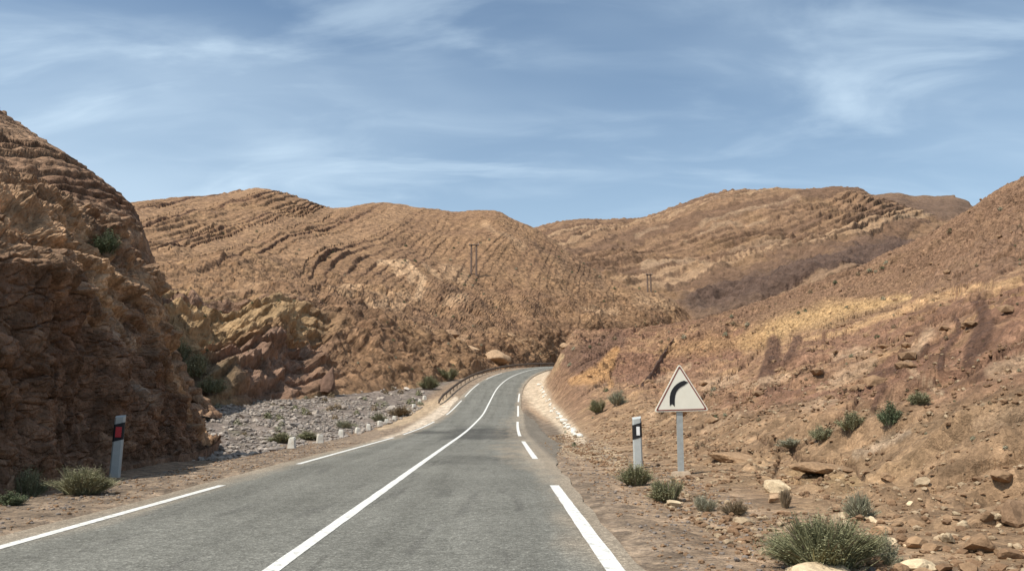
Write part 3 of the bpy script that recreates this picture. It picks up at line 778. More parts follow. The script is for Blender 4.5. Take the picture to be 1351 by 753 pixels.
def build_road():
    ys = ST[(ST >= -8) & (ST <= 235)]
    ts = np.linspace(-1, 1, 110)
    Y, T = np.meshgrid(ys, ts, indexing='ij')
    el = EDGE_L + 0.10 * fbm(P3(Y / 1.5, 0 * Y, 0 * Y), 3) + 0.12 * fbm(P3(Y / 9, 0 * Y, 0 * Y + 5), 2)
    el = el - 0.32 * sst(32, 42, Y) * (1 - sst(74, 84, Y))
    er = EDGE_R + 0.10 * fbm(P3(Y / 1.5, 0 * Y, 0 * Y + 9), 3) + 0.10 * fbm(P3(Y / 7, 0 * Y, 0 * Y + 15), 2)
    er = er + 1.1 * sst(17, 36, Y) * (1 - sst(58, 80, Y)) + 0.35 * sst(17, 30, Y) * (1 - sst(60, 80, Y)) * fbm(P3(Y / 2.2, 0 * Y, 0 * Y + 25), 3)
    ew = 0.4 + 1.2 * sst(17, 30, Y) * (1 - sst(60, 80, Y))
    t = np.where(T < 0, T * el, T * er)
    p = road_point(Y, t)
    px, py = project(p)
    c = np.zeros(p.shape) + np.array((0.180, 0.174, 0.149))
    e = np.maximum((-t - (el - 0.45)) / 0.45, (t - (er - ew)) / ew)
    c = mixc(c, (0.195, 0.165, 0.13), sst(0.0, 1.1, e) * 0.85)
    # patches of newer and older surfacing
    nz = fbm(P3(t / 0.8, Y / 3.0, 0 * Y), 3)
    pt = sst(0, 2.5, Y + 3 * nz - 37) * (1 - sst(0, 5, Y + 3 * nz - 51)) * sst(-1.2, -0.2, t + 0.5 * nz)
    c = mixc(c, (0.095, 0.092, 0.082), pt * 0.9)
    pt2 = sst(0, 2, Y + 2 * nz - 44.5) * (1 - sst(0, 2, Y + 2 * nz - 48)) * (1 - sst(-1.0, 0.0, t))
    c = mixc(c, (0.10, 0.096, 0.085), pt2 * 0.9)
    c = mixc(c, (0.205, 0.195, 0.165), sst(0, 1, Y - 60 + 4 * nz) * (1 - sst(0, 6, Y - 76)) * (1 - sst(0, 1.0, np.abs(t - 0.5))) * 0.3)
    wear = np.exp(-((np.abs(t) - 0.85) / 0.3) ** 2) + np.exp(-((np.abs(t) - 2.35) / 0.32) ** 2)
    c = c * (1 - 0.10 * wear + 0.05 * nz)[..., None]
    ck = fbm(P3(t / 0.35, Y / 2.6, 0 * Y + 80), 3)
    c = mixc(c, (0.085, 0.08, 0.07), (np.abs(t - 0.32 - 0.05 * ck) < 0.05) * sst(-0.1, 0.3, ck) * 0.6)
    c = mixc(c, (0.11, 0.105, 0.093), sst(0.22, 0.38, ck) * 0.5 * (np.abs(t) < 3))
    c = mixc(c, (0.10, 0.096, 0.085), sst(0, 0.6, Y + 0.5 * nz - 21) * (1 - sst(0, 0.8, Y + 0.5 * nz - 24.5)) * sst(0.3, 0.5, t + 0.1 * nz) * (1 - sst(2.2, 2.5, t)) * 0.35)
    dn = fbm(P3(t / 0.5, Y / 1.6, 0 * Y + 40), 4)
    c = mixc(c, (0.34, 0.275, 0.20), sst(-0.9, 0.7, e + 1.1 * dn) * 0.65 * (e > -2.6))
    c = mixc(c, (0.13, 0.115, 0.095), sst(er * 0 + 3.35, 3.6, t) * 0.7)
    o = mesh_obj('road', p, grid_faces(*Y.shape), M_ROAD, cols=c)
    struct(o, 'grey two-lane asphalt road bending right into the hills')
build_road()
def stripe(name, a, b, t, wd, label):
    ys = np.unique(np.concatenate([[a], ST[(ST > a) & (ST < b)], [b]]))
    nt = 5
    ts = np.linspace(-0.5, 0.5, nt)
    Y, T = np.meshgrid(ys, ts, indexing='ij')
    jit = 0.012 * noise(P3(Y / 0.4, 0 * Y + t, np.sign(T) * 3)) * (np.abs(T) > 0.4)
    p = road_point(Y, t + T * wd + jit, 0.005)
    o = mesh_obj(name, p, grid_faces(*Y.shape), M_PAINT)
    struct(o, label)
def road_y(py, t):
    """the station along the road whose line at offset t shows at photo row py"""
    ys = np.linspace(4, 200, 8000)
    _, q = project(road_point(ys, np.full_like(ys, float(t))))
    return float(ys[np.argmin(np.abs(q - py))])
stripe('road_marking', 1.0, 215.0, 0.0, 0.15, 'solid white centre line of the road')
TR, TL = 3.0, -3.08
stripe('road_marking', 1.0, road_y(640, TR), TR, 0.17, 'near white dash of the right edge line')
for a, b in [(605, 582), (575, 556), (549, 535), (530, 519)]:
    stripe('road_marking', road_y(a, TR), road_y(b, TR), TR, 0.16, 'white dash of the right edge line')
stripe('road_marking', 1.0, road_y(640, TL), TL, 0.14, 'near white dash of the left edge line')
for a, b in [(612, 577), (573, 556), (547, 528), (523, 506), (500, 492)]:
    stripe('road_marking', road_y(a, TL), road_y(b, TL), TL, 0.14, 'white dash of the left edge line')

# ------------------------------------------------------------------ placing helpers for the hills
def on_surface(S_, sg, px, py, sgmax=3.0):
    """vertex of a lofted hill that shows nearest to a photo pixel, on its near side"""
    v = S_.reshape(-1, 3); ok = sg.reshape(-1) < sgmax
    qx, qy = project(v); d = (qx - px) ** 2 + (qy - py) ** 2 + np.where(ok, 0, 1e9)
    return v[np.argmin(d)]
def up_axis_scale(p): return p[1] / 1100.0          # metres per photo pixel at that distance

# ------------------------------------------------------------------ rocks
def stone_mat(name, col, var=0.3):
    m, n, l, b = new_mat(name)
    t = n.new('ShaderNodeTexCoord'); oi = n.new('ShaderNodeObjectInfo'); g = n.new('ShaderNodeNewGeometry')
    n1 = tex_noise(n, l, 2.2, 6, 0.65, g.outputs['Position']); n2 = tex_noise(n, l, 14, 5, 0.7, g.outputs['Position'])
    base = ramp(n, l, n1, [(0.3, tuple(c * (1 - var) for c in col)), (0.7, tuple(c * (1 + var) for c in col))])
    base = mul(n, l, base, ramp(n, l, n2, [(0.3, 0.72), (0.7, 1.25)]))
    base = mul(n, l, base, ramp(n, l, oi.outputs['Random'], [(0.0, (0.68, 0.62, 0.58)), (0.5, (1.0, 0.97, 0.92)), (1.0, (1.35, 1.3, 1.22))]))
    l.new(base, b.inputs['Base Color']); b.inputs['Roughness'].default_value = 0.93; b.inputs['Specular IOR Level'].default_value = 0.12
    bp = n.new('ShaderNodeBump'); bp.inputs['Strength'].default_value = 0.8; bp.inputs['Distance'].default_value = 0.03
    l.new(nmath(n, l, 'ADD', n1, n2), bp.inputs['Height']); l.new(bp.outputs[0], b.inputs['Normal'])
    return m
M_STONE = stone_mat('tan_stone', (0.31, 0.205, 0.125)); M_GREY = stone_mat('river_stone', (0.275, 0.245, 0.22))
M_PALEGREY = stone_mat('pale_river_stone', (0.40, 0.355, 0.31)); M_PALE = stone_mat('pale_stone', (0.50, 0.40, 0.27)); M_LIME = plain_mat('whitewashed_stone', (0.70, 0.665, 0.58), 0.9, 0.16, 9, bump=0.01, dirt=(0.34, 0.27, 0.19, 0.8), spec=0.1)
M_BOULD = stone_mat('boulder_stone', (0.40, 0.275, 0.175), 0.3); M_DARKR = stone_mat('dark_rock', (0.125, 0.080, 0.060))
def rock_arrays(seed, sub=2, cuts=9, rough=0.10):
    r = np.random.default_rng(seed)
    bm = bmesh.new(); bmesh.ops.create_icosphere(bm, subdivisions=sub, radius=1.0)
    v = np.array([x.co[:] for x in bm.verts]); f = [[x.index for x in q.verts] for q in bm.faces]; bm.free()
    for _ in range(cuts):
        n = r.normal(size=3); n /= np.linalg.norm(n); d = r.uniform(0.42, 0.8)
        k = v @ n; v = np.where((k > d)[:, None], v - n * (k - d)[:, None], v)
    v = v + (v / (np.linalg.norm(v, axis=1, keepdims=True) + 1e-6)) * (fbm(v * 1.8 + seed, 3) * rough)[:, None]
    v /= np.abs(v).max(axis=0)
    return v, np.array(f)
def rock_mesh_data(name, seed, mat, sub=2, cuts=9, rough=0.1, smooth=False):
    v, f = rock_arrays(seed, sub, cuts, rough)
    o = mesh_obj(name, v, f, mat, smooth=smooth); return o
def place_rock(o, p, sx, sy, sz, rz=0.0, sink=0.35, tilt=(0, 0)):
    """sx, sy, sz are half sizes"""
    o.scale = (float(sx), float(sy), float(sz)); o.rotation_euler = (tilt[0], tilt[1], rz)
    o.location = (float(p[0]), float(p[1]), float(p[2] + sz * (1 - 2 * sink)))
    return o

# the big tan boulder above the guard rail
p = on_surface(LEFT_HILL, LEFT_SG, 649, 470); k = up_axis_scale(p)
o = place_rock(rock_mesh_data('boulder', 21, M_BOULD, 4, 9, 0.26, True), p, 27 * k, 22 * k, 16 * k, 0.15, 0.72)
tag(o, 'big rounded tan boulder on the bank just above the guard rail', 'boulder')
for px, py, w, h, sd, lab in [(594, 440, 26, 14, 22, 'pinkish boulder on the hill foot up and left of the big tan boulder'),
                              (622, 462, 22, 14, 24, 'reddish broken boulder touching the left side of the big tan boulder'),
                              (432, 520, 46, 46, 25, 'dark pyramid-shaped crag at the edge of the dry river bed'),
                              (745, 452, 14, 10, 26, 'small boulder on the skyline of the rocky knob beside the far bend')]:
    if px == 745: p = pick(px, py + 6)
    else: p = on_surface(LEFT_HILL, LEFT_SG, px, py)
    k = up_axis_scale(p)
    m = M_DARKR if px == 432 else M_BOULD
    o = place_rock(rock_mesh_data('boulder', sd, m, 3, 8, 0.14), p, w / 2 * k, w / 2 * k, h / 2 * k, 0.4, 0.2 if px == 432 else 0.46)
    if px == 432:
        for v in o.data.vertices: v.co.x, v.co.y = v.co.x * (0.62 - 0.5 * v.co.z) + 0.25 * v.co.z, v.co.y * (0.62 - 0.5 * v.co.z)
    tag(o, lab, 'boulder')
# single rocks near the camera on the right
for px, py, w, h, sd, mat, tl, lab in [
        (1292, 726, 46, 40, 31, M_STONE, (0.3, 0.2), 'brown boulder with a dark hollow underside near the right bottom corner'),
        (1345, 690, 60, 44, 32, M_BOULD, (0.1, -0.25), 'large orange tan boulder cut off by the right edge of the picture'),
        (1212, 752, 46, 22, 33, M_PALE, (0.1, 0.1), 'flat cream coloured stone at the bottom edge right of the large bush'),
        (1095, 762, 110, 26, 34, M_PALE, (0.0, 0.05), 'long pale low slab at the bottom edge below the large bush'),
        (1030, 648, 46, 26, 35, M_PALE, (0.2, 0.0), 'pale block of rock left of the grey tufted bush and behind the pointed dry tuft'),
        (968, 606, 74, 22, 36, M_STONE, (0.0, 0.2), 'brown ledge slab jutting out right of the sign post with shade below'),
        (1085, 622, 104, 22, 37, M_STONE, (0.0, 0.16), 'long brown overhanging slab crossing the foot of the slope under the green bushes'),
        (1022, 662, 30, 16, 38, M_BOULD, (0.2, 0.2), 'small orange block beside the pointed dry tuft'),
        (1322, 634, 40, 20, 39, M_STONE, (0.2, 0.2), 'brown stone high in the rubble near the right edge'),
        (1215, 640, 26, 14, 40, M_PALE, (0.1, 0.3), 'pale flat stone at the top of the rubble above the large bush'),
        (1168, 632, 24, 12, 43, M_STONE, (0.3, 0.1), 'brown stone just right of the end of the long overhanging slab'),
        (890, 668, 30, 14, 41, M_PALE, (0.0, 0.2), 'pale stone at the foot of the two green bushes by the sign'),
        (985, 690, 34, 14, 42, M_PALE, (0.1, 0.1), 'whitish stone in the gravel below the dry brown bush')]:
    p = pick(px, py); k = up_axis_scale(p)
    o = place_rock(rock_mesh_data('boulder' if w > 28 else 'stone', sd, mat, 3, 10, 0.14), p, w / 2 * k, w / 2.4 * k, h / 2 * k, sd * 1.3 % 3.1 if w < 70 else 0.25, 0.47 if (70 < w < 125 and py < 700) or py < 500 else 0.33, tl)
    tag(o, lab, 'boulder' if w > 28 else 'stone')
# the dark slanting rib above the sign
def bar_mesh(name, pts, wid, thk, mat, seed):
    """a ragged rib of rock along a line of points"""
    pts = np.array(pts); n = 26
    t = np.linspace(0, 1, n); ctr = np.stack([np.interp(t, np.linspace(0, 1, len(pts)), pts[:, k]) for k in range(3)], -1)
    prof = np.array([(-1, -1.2), (-0.9, 0.3), (-0.35, 1.0), (0.5, 0.8), (1.0, 0.1), (1.0, -1.2)])
    r = np.random.default_rng(seed); V = []
    for i in range(n):
        j = 1 + 0.45 * r.normal(size=(6, 1)) * 0.5
        for (a, b), q in zip(prof, j[:, 0]): V.append(ctr[i] + np.array([a * wid * q, 0.25 * wid * r.normal(), b * thk * q]))
    F_ = [[i * 6 + a, i * 6 + (a + 1) % 6, (i + 1) * 6 + (a + 1) % 6, (i + 1) * 6 + a] for i in range(n - 1) for a in range(6)]
    return mesh_obj(name, V, F_ + [list(range(6))[::-1], [(n - 1) * 6 + a for a in range(6)]], mat, smooth=False)
rib = [pick(x, y) for x, y in [(846, 512), (858, 496), (868, 480), (879, 466), (889, 449)]]
k = up_axis_scale(rib[2])
tag(bar_mesh('rock_rib', rib, 1.3 * k, 2.6 * k, M_DARKR, 5), 'thin dark rib of rock slanting up the slope above the warning sign', 'rock rib')

def scatter_copies(protos, spots, label, cat, group, name=None):
    out = []
    for i, (p, s, rz, tl) in enumerate(spots):
        src = protos[i % len(protos)]
        o = src if i < len(protos) else src.copy()
        if i >= len(protos): C.objects.link(o)
        place_rock(o, p, s[0], s[1], s[2], rz, 0.28, tl)
        tag(o, label, cat, group); out.append(o)
    return out
rs = random.Random(11)
def stone_spots(region, n, smin, smax, pw=2.2):
    out = []
    while len(out) < n:
        px, py = region()
        p = pick(px, py)
        if p[1] > 150: continue
        a = smin + (smax - smin) * rs.random() ** pw
        out.append((p, (a, a * rs.uniform(0.6, 1.0), a * rs.uniform(0.35, 0.75)), rs.uniform(0, 6.3), (rs.uniform(-0.3, 0.3), rs.uniform(-0.3, 0.3))))
    return out
def reg_right():
    while True:
        px, py = rs.uniform(985, 1400), rs.uniform(618, 800)
        if py > 655 + (1130 - px) * 0.9 * (px < 1130) and py > 640 - (px - 1130) * 0.06: return px, py
protos = [rock_mesh_data('stone', 50 + i, M_STONE if i % 3 else M_PALE, 2, 9) for i in range(9)]
scatter_copies(protos, stone_spots(reg_right, 190, 0.03, 0.12, 2.6), 'loose angular stone in the brown rubble at the foot of the right slope', 'stone', 'loose stones in the rubble on the right')
def reg_wadi():
    while True:
        px = rs.uniform(285, 560); t = (px - 285) / 275
        lo, hi = lerp(520, 505, t), lerp(586, 540, t)
        py = rs.uniform(lo, hi)
        if py < 590 - 0.26 * max(px - 380, 0): return px, py
protos = [rock_mesh_data('stone', 70 + i, M_PALEGREY if i % 3 == 0 else M_GREY, 2, 8) for i in range(7)]
scatter_copies(protos, stone_spots(reg_wadi, 190, 0.14, 0.46, 2.2), 'grey stone lying in the dry river bed left of the road', 'stone', 'grey stones in the dry river bed')

def stuff_rocks(name, mats, spots, label, cat, sub=1):
    bases = [rock_arrays(90 + i, sub, 6, 0.12) for i in range(5)]
    V, FF, MI, off = [], [], [], 0
    for i, (p, s, rz, tl) in enumerate(spots):
        v, f = bases[i % 5]; c_, s_ = math.cos(rz), math.sin(rz)
        q = v * np.array(s); q = np.stack([q[:, 0] * c_ - q[:, 1] * s_, q[:, 0] * s_ + q[:, 1] * c_, q[:, 2]], -1) + p + np.array([0, 0, s[2] * 0.45])
        V.append(q); FF.append(f + off); MI.append(np.full(len(f), i % len(mats))); off += len(v)
    o = mesh_obj(name, np.concatenate(V), np.concatenate(FF), mats, smooth=False, fmat=np.concatenate(MI))
    return tag(o, label, cat, kind='stuff')
rv = np.random.default_rng(5)
def ground_spots(n, xf, yf, keep, smin, smax, pw=3.0):
    y = yf(rv.random(n)); x = xf(rv.random(n), y)
    m = keep(x, y); x, y = x[m], y[m]; z = ground_z(x, y)
    s = smin + (smax - smin) * rv.random(len(x)) ** pw
    return [(np.array([a, b, c_]), (q, q * rv.uniform(0.6, 1), q * rv.uniform(0.35, 0.75)), rv.uniform(0, 6.3), (0, 0)) for a, b, c_, q in zip(x, y, z, s)]
def clump(x, y, sc): return fbm(P3(x / sc, y / sc, 0 * x + 3), 3)
spots = ground_spots(20000, lambda u, y: roadx(y) + 4.4 + 9.5 * u ** 1.3, lambda u: 5 + 38 * u ** 1.5, lambda x, y: clump(x, y, 1.6) > -0.12 - 0.03 * (x - roadx(y) - 6), 0.010, 0.075, 3.2)
stuff_rocks('rubble', [M_STONE, M_STONE, M_PALE], spots, 'brown rubble spread along the foot of the right slope', 'rubble')
spots = ground_spots(15000, lambda u, y: roadx(y) + np.where(rv.random(len(u)) < 0.5, -3.7 - 2.6 * u, 3.5 + 2.2 * u), lambda u: 5 + 30 * u ** 1.7, lambda x, y: clump(x, y, 0.7) > -0.2, 0.006, 0.04, 3.5)
stuff_rocks('gravel', [M_GREY, M_STONE], spots, 'fine loose gravel along both edges of the asphalt', 'gravel')
spots = ground_spots(15000, lambda u, y: roadx(y) - 6.5 - 24 * u, lambda u: 27 + 60 * u, lambda x, y: clump(x, y, 3) > -0.1, 0.05, 0.24, 2.5)
stuff_rocks('rubble', [M_GREY, M_GREY, M_GREY, M_PALEGREY], spots, 'grey river rubble filling the dry bed left of the road', 'rubble')
spots = ground_spots(2400, lambda u, y: roadx(y) + 9 + (0.75 * y) * u, lambda u: 22 + 140 * u ** 1.2, lambda x, y: clump(x, y, 7) > -0.02, 0.06, 0.34, 3.0)
stuff_rocks('rubble', [M_STONE], spots, 'scattered rocks high on the right hillside', 'rubble')

# whitewashed stones
def marker_stone(seed):
    r = np.random.default_rng(seed); bm = bmesh.new()
    bmesh.ops.create_cube(bm, size=1.0)
    for v in bm.verts:
        top = v.co.z > 0
        v.co.x *= (0.78 if top else 1.0) * r.uniform(0.9, 1.05); v.co.y *= (0.75 if top else 1.0) * r.uniform(0.9, 1.05); v.co.z += r.uniform(-0.07, 0.07) if top else 0
    bmesh.ops.bevel(bm, geom=bm.edges[:], offset=0.09, segments=2, affect='EDGES')
    bmesh.ops.subdivide_edges(bm, edges=bm.edges[:], cuts=1, use_grid_fill=True)
    v = np.array([x.co[:] for x in bm.verts]); f = [[x.index for x in q.verts] for q in bm.faces]; bm.free()
    v = v + v * (fbm(v * 2.5 + seed, 3) * 0.12)[:, None]
    return v, f
ORD = ['first', 'second', 'third', 'fourth', 'fifth', 'sixth', 'seventh', 'eighth', 'ninth', 'tenth', 'eleventh', 'twelfth', 'thirteenth']
ms = [(385, 591, 10.5, 13), (422, 584, 9, 10), (450, 577, 8, 9), (472, 571, 8, 8), (486, 567, 7.5, 9), (501, 561.5, 7, 7), (510, 559, 6.5, 7), (520, 555, 6.5, 7), (530, 549.5, 6, 6.5),
      (538, 544, 6, 6.5), (546, 538.5, 6, 6.5), (553.5, 533, 5.5, 7), (560, 527.5, 5.5, 6)]
for i, (px, py, w, h) in enumerate(ms):
    p = pick(px, py); k = up_axis_scale(p)
    if i > 2: w, h = w * 0.86, h * 0.82
    v, f = marker_stone(200 + i)
    o = mesh_obj('marker_stone', v * np.array([w * k, w * k, h * k * 1.15]), f, M_LIME, smooth=False)
    o.location = (p[0], p[1], p[2] + h * k * 0.48); o.rotation_euler = (0, 0, 0.4 * i % 0.7)
    lab = ('tall whitewashed block nearest the camera in the row left of the road' if i == 0 else
           'whitewashed stone farthest up the left row, nearest the guard rail' if i == len(ms) - 1 else
           '%s whitewashed stone from the near end of the left roadside row' % ORD[i])
    tag(o, lab, 'marker stone', 'whitewashed stones along the left shoulder')
p = pick(372, 591); k = up_axis_scale(p); v, f = marker_stone(230)
o = mesh_obj('stone', v * np.array([6 * k, 5 * k, 4 * k]), f, M_PALE, smooth=False); o.location = (p[0], p[1], p[2] + 1.5 * k)
tag(o, 'low pale stone lying just left of the tall whitewashed block', 'stone')
edge = np.array([(712, 507), (716, 516), (723, 530), (731, 543), (739, 552), (745, 559), (752, 567), (764, 577)], float)
protos = [rock_mesh_data('edging_stone', 120 + i, M_LIME, 2, 8) for i in range(6)]
sp = []
for i in range(52):
    q = i / 51; j = np.linspace(0, 1, len(edge))
    p = pick(np.interp(q, j, edge[:, 0]) + rs.uniform(-4, 3), np.interp(q, j, edge[:, 1]) + rs.uniform(-1.6, 1.6))
    a = rs.uniform(0.09, 0.24) * (1.25 if i % 3 == 0 else 0.9)
    sp.append((p, (a, a * 0.8, a * 0.65), rs.uniform(0, 6), (rs.uniform(-0.2, 0.2), 0)))
scatter_copies(protos, sp, 'whitish stone in the broken edging along the right shoulder before the bend', 'edging stone', 'broken white edging stones on the right shoulder')

# ------------------------------------------------------------------ shrubs
def foliage_mat(name, a, b_):
    m, n, l, b = new_mat(name)
    g = n.new('ShaderNodeNewGeometry'); oi = n.new('ShaderNodeObjectInfo')
    t = tex_noise(n, l, 9, 4, 0.6, g.outputs['Position'])
    col = ramp(n, l, t, [(0.3, a), (0.7, b_)])
    col = mul(n, l, col, ramp(n, l, oi.outputs['Random'], [(0, (0.85, 0.86, 0.8)), (1, (1.15, 1.12, 1.15))]))
    col = mul(n, l, col, ramp(n, l, g.outputs['Random Per Island'], [(0, 0.6), (1, 1.4)]))
    l.new(col, b.inputs['Base Color']); b.inputs['Roughness'].default_value = 0.8; b.inputs['Specular IOR Level'].default_value = 0.15
    return m
M_GREEN = foliage_mat('shrub_green', (0.165, 0.162, 0.088), (0.26, 0.25, 0.145))
M_SAGE = foliage_mat('shrub_sage', (0.22, 0.215, 0.145), (0.32, 0.305, 0.21))
M_DRY = foliage_mat('shrub_dry', (0.17, 0.125, 0.075), (0.27, 0.205, 0.125))
M_DKGR = foliage_mat('shrub_dark', (0.065, 0.085, 0.045), (0.13, 0.15, 0.08))
M_TWIG = plain_mat('twig', (0.27, 0.215, 0.155), 0.9, 0.3, 20)
def shrub_arrays(seed, n=900, stems=28, leafy=0.5, blade=0.011, top=1.0):
    """unit shrub: about 1 wide and 1 high; thin blades and small leaves on twigs fanning out of the ground"""
    r = np.random.default_rng(seed)
    ncl = 26
    cd = r.normal(size=(ncl, 2)); cd /= np.linalg.norm(cd, axis=1)[:, None]
    cr = np.sqrt(r.random(ncl)); chh = (1 - 0.62 * cr ** 2) * r.uniform(0.72, 1.05, ncl)
    tips = np.stack([cd[:, 0] * cr * 0.46, cd[:, 1] * cr * 0.46, chh], -1)
    i = r.integers(0, ncl, n)
    tip = tips[i] + r.normal(size=(n, 3)) * np.array([0.055, 0.055, 0.06])
    root = tips[i] * np.array([0.22, 0.22, 0]) + r.normal(size=(n, 3)) * np.array([0.05, 0.05, 0.0])
    a = r.uniform(0.1, 0.62, n)[:, None]; ctrl = lerp(root, tip, 0.5) + np.array([0, 0, 0.08])
    bez = lambda t: (1 - t) ** 2 * root + 2 * t * (1 - t) * ctrl + t * t * tip
    b0 = bez(a); b1 = bez(np.minimum(a + r.uniform(0.2, 0.45, n)[:, None], 1.05))
    side = np.cross(b1 - b0, r.normal(size=(n, 3))); side /= np.linalg.norm(side, axis=1)[:, None] + 1e-9
    w = blade * r.uniform(0.5, 1.3, n)[:, None]
    V = [np.stack([b0 - side * w, b0 + side * w, b1 + side * w * 0.3, b1 - side * w * 0.3], 1).reshape(-1, 3)]
    nl = int(n * leafy * 2)
    i = r.integers(0, ncl, nl)
    c = tips[i] * r.uniform(0.45, 1.03, nl)[:, None] + r.normal(size=(nl, 3)) * 0.06; c[:, 2] = np.abs(c[:, 2])
    u = r.normal(size=(nl, 3)); u /= np.linalg.norm(u, axis=1)[:, None]
    s = np.cross(u, r.normal(size=(nl, 3))); s /= np.linalg.norm(s, axis=1)[:, None]
    L = r.uniform(0.018, 0.04, nl)[:, None] * (blade / 0.011)
    V.append(np.stack([c - u * L, c + s * L * 0.4, c + u * L, c - s * L * 0.4], 1).reshape(-1, 3))
    V = np.concatenate(V); Fq = np.arange(len(V)).reshape(-1, 4)
    sv, sf = [], []
    for k in range(stems):
        j = k % ncl; q0 = np.append(tips[j, :2] * 0.15 + r.normal(size=2) * 0.03, -0.05); q2 = tips[j] * r.uniform(0.8, 1.12) + r.normal(size=3) * np.array([0.06, 0.06, 0.03]); q1 = (q0 + q2) / 2 + np.array([0, 0, 0.07])
        o = len(sv) * 1
        for q, rad in ((q0, 0.010), (q1, 0.006), (q2, 0.002)):
            for m in range(3):
                an = m * 2.094; sv.append(q + rad * np.array([math.cos(an), math.sin(an), 0]))
        for lv in range(2):
            for m in range(3): sf.append([o + lv * 3 + m, o + lv * 3 + (m + 1) % 3, o + lv * 3 + 3 + (m + 1) % 3, o + lv * 3 + 3 + m])
    return V, Fq, np.array(sv), sf
_sh = {}
def make_shrub(key, mat, p, w, h, rz, label, group=None, cat='shrub', n=900, leafy=0.5, blade=0.011):
    root = empty('shrub', p, rz)
    tag(root, label, cat, group)
    kk = (key, mat.name)
    if kk not in _sh:
        V, Fq, sv, sf = shrub_arrays(key, n, 90, leafy, blade)
        fo = mesh_obj('foliage', V, Fq, mat, root, False); st = mesh_obj('stem', sv, sf, M_TWIG, root, False)
        _sh[kk] = (fo, st)
    else:
        for src in _sh[kk]:
            c = src.copy(); C.objects.link(c); c.parent = root
    root.scale = (float(w), float(w), float(h))
    return root
for px, py, w, h, key, mat, n, lf, bl, lab in [
        (1088, 752, 165, 84, 1, M_GREEN, 9000, 0.5, 0.0045, 'large grey green bush in the rubble at the bottom right, the biggest of all'),
        (1168, 744, 54, 50, 2, M_SAGE, 1500, 0.4, 0.008, 'thin grey bush leaning on the right flank of the large bush'),
        (1136, 684, 50, 44, 3, M_SAGE, 1600, 0.3, 0.008, 'small grey tufted bush behind the large bush'),
        (838, 640, 58, 34, 4, M_GREEN, 2000, 0.7, 0.008, 'green bush hiding the foot of the black and white marker post'),
        (882, 662, 58, 40, 5, M_GREEN, 2000, 0.7, 0.008, 'green bush in front of the warning sign post'),
        (930, 674, 46, 28, 6, M_SAGE, 1500, 0.2, 0.008, 'greyish bush just right of the warning sign footing'),
        (970, 678, 50, 24, 7, M_DRY, 1500, 0.2, 0.008, 'dry brown bush between the greyish bush and the pointed tuft'),
        (1036, 670, 24, 34, 8, M_DRY, 1200, 0.1, 0.01, 'pointed dry brown tuft below the long overhanging slab'),
        (1175, 562, 36, 34, 9, M_DKGR, 1500, 1.2, 0.011, 'round dark green bush on the slope, darkest of the row of green bushes'),
        (1214, 534, 32, 23, 10, M_GREEN, 1500, 1.2, 0.011, 'green bush highest up the slope in the row of green bushes'),
        (1124, 568, 44, 26, 11, M_GREEN, 1500, 0.9, 0.011, 'low green bush left of the round dark green bush'),
        (1086, 581, 40, 22, 12, M_GREEN, 1500, 0.9, 0.011, 'low green bush at the lower left end of the row of green bushes'),
        (1045, 590, 46, 14, 13, M_SAGE, 1200, 0.5, 0.011, 'faded flat bush beside the upper end of the long overhanging slab'),
        (34, 657, 56, 46, 4, M_GREEN, 2000, 0.7, 0.008, 'green bush under the rock cut near the left edge of the picture'),
        (110, 652, 92, 42, 1, M_GREEN, 2000, 0.7, 0.008, 'wide low green bush left of the red marker post'),
        (14, 666, 44, 20, 9, M_DKGR, 1500, 1.2, 0.011, 'dark low tuft in front of the green bush at the left edge'),
        (8, 640, 34, 30, 6, M_SAGE, 1500, 0.2, 0.008, 'pale yellowish bush cut by the left edge of the picture'),
        (590, 502, 44, 20, 5, M_GREEN, 2000, 0.7, 0.008, 'green scrub bush left of the start of the guard rail'),
        (612, 492, 36, 16, 10, M_GREEN, 1500, 1.2, 0.011, 'green bush behind the guard rail near the big tan boulder'),
        (566, 514, 34, 18, 11, M_GREEN, 1500, 0.9, 0.011, 'dark green bush at the end of the river bed by the guard rail end'),
        (528, 549, 42, 16, 7, M_DRY, 1500, 0.2, 0.008, 'rusty dry bush behind the far whitewashed stones'),
        (500, 556, 28, 14, 3, M_SAGE, 1600, 0.3, 0.008, 'grey bush behind the middle of the row of whitewashed stones'),
        (455, 566, 40, 14, 6, M_SAGE, 1500, 0.2, 0.008, 'grey bush in the river bed above the third whitewashed stone'),
        (405, 580, 34, 14, 12, M_GREEN, 1500, 0.9, 0.011, 'low bush between the first two whitewashed stones'),
        (372, 584, 44, 14, 11, M_GREEN, 1500, 0.9, 0.011, 'flat green bush behind the tall whitewashed block'),
        (790, 545, 28, 24, 5, M_GREEN, 2000, 0.7, 0.008, 'yellow green bush left of the marker post at the foot of the knob'),
        (815, 535, 30, 24, 3, M_SAGE, 1600, 0.3, 0.008, 'grey bush up the slope behind the black and white marker post')]:
    p = pick(px, py); k = up_axis_scale(p)
    make_shrub(key, mat, p - np.array([0, 0, 0.03]), w * k, h * k, key * 1.1, lab, None, 'bush', n, lf, bl)
for px, py, w, h, key, mat, lab, surf in [
        (142, 338, 46, 36, 9, M_DKGR, 'dark green bush growing on a ledge of the shaded road cut', 'c'),
        (238, 478, 40, 34, 10, M_GREEN, 'green bush topmost in the gully right of the road cut', 'h'),
        (256, 500, 44, 34, 11, M_GREEN, 'wide green bush midway down the gully right of the road cut', 'h'),
        (280, 520, 40, 26, 12, M_GREEN, 'low green bush at the bottom of the gully right of the road cut', 'h')]:
    p = on_surface(CLIFF, CLIFF_SG, px, py, 2.6) if surf == 'c' else on_surface(LEFT_HILL, LEFT_SG, px, py, 2)
    k = up_axis_scale(p)
    make_shrub(key, mat, p, w * k, h * k, key * 0.7, lab, None, 'bush')
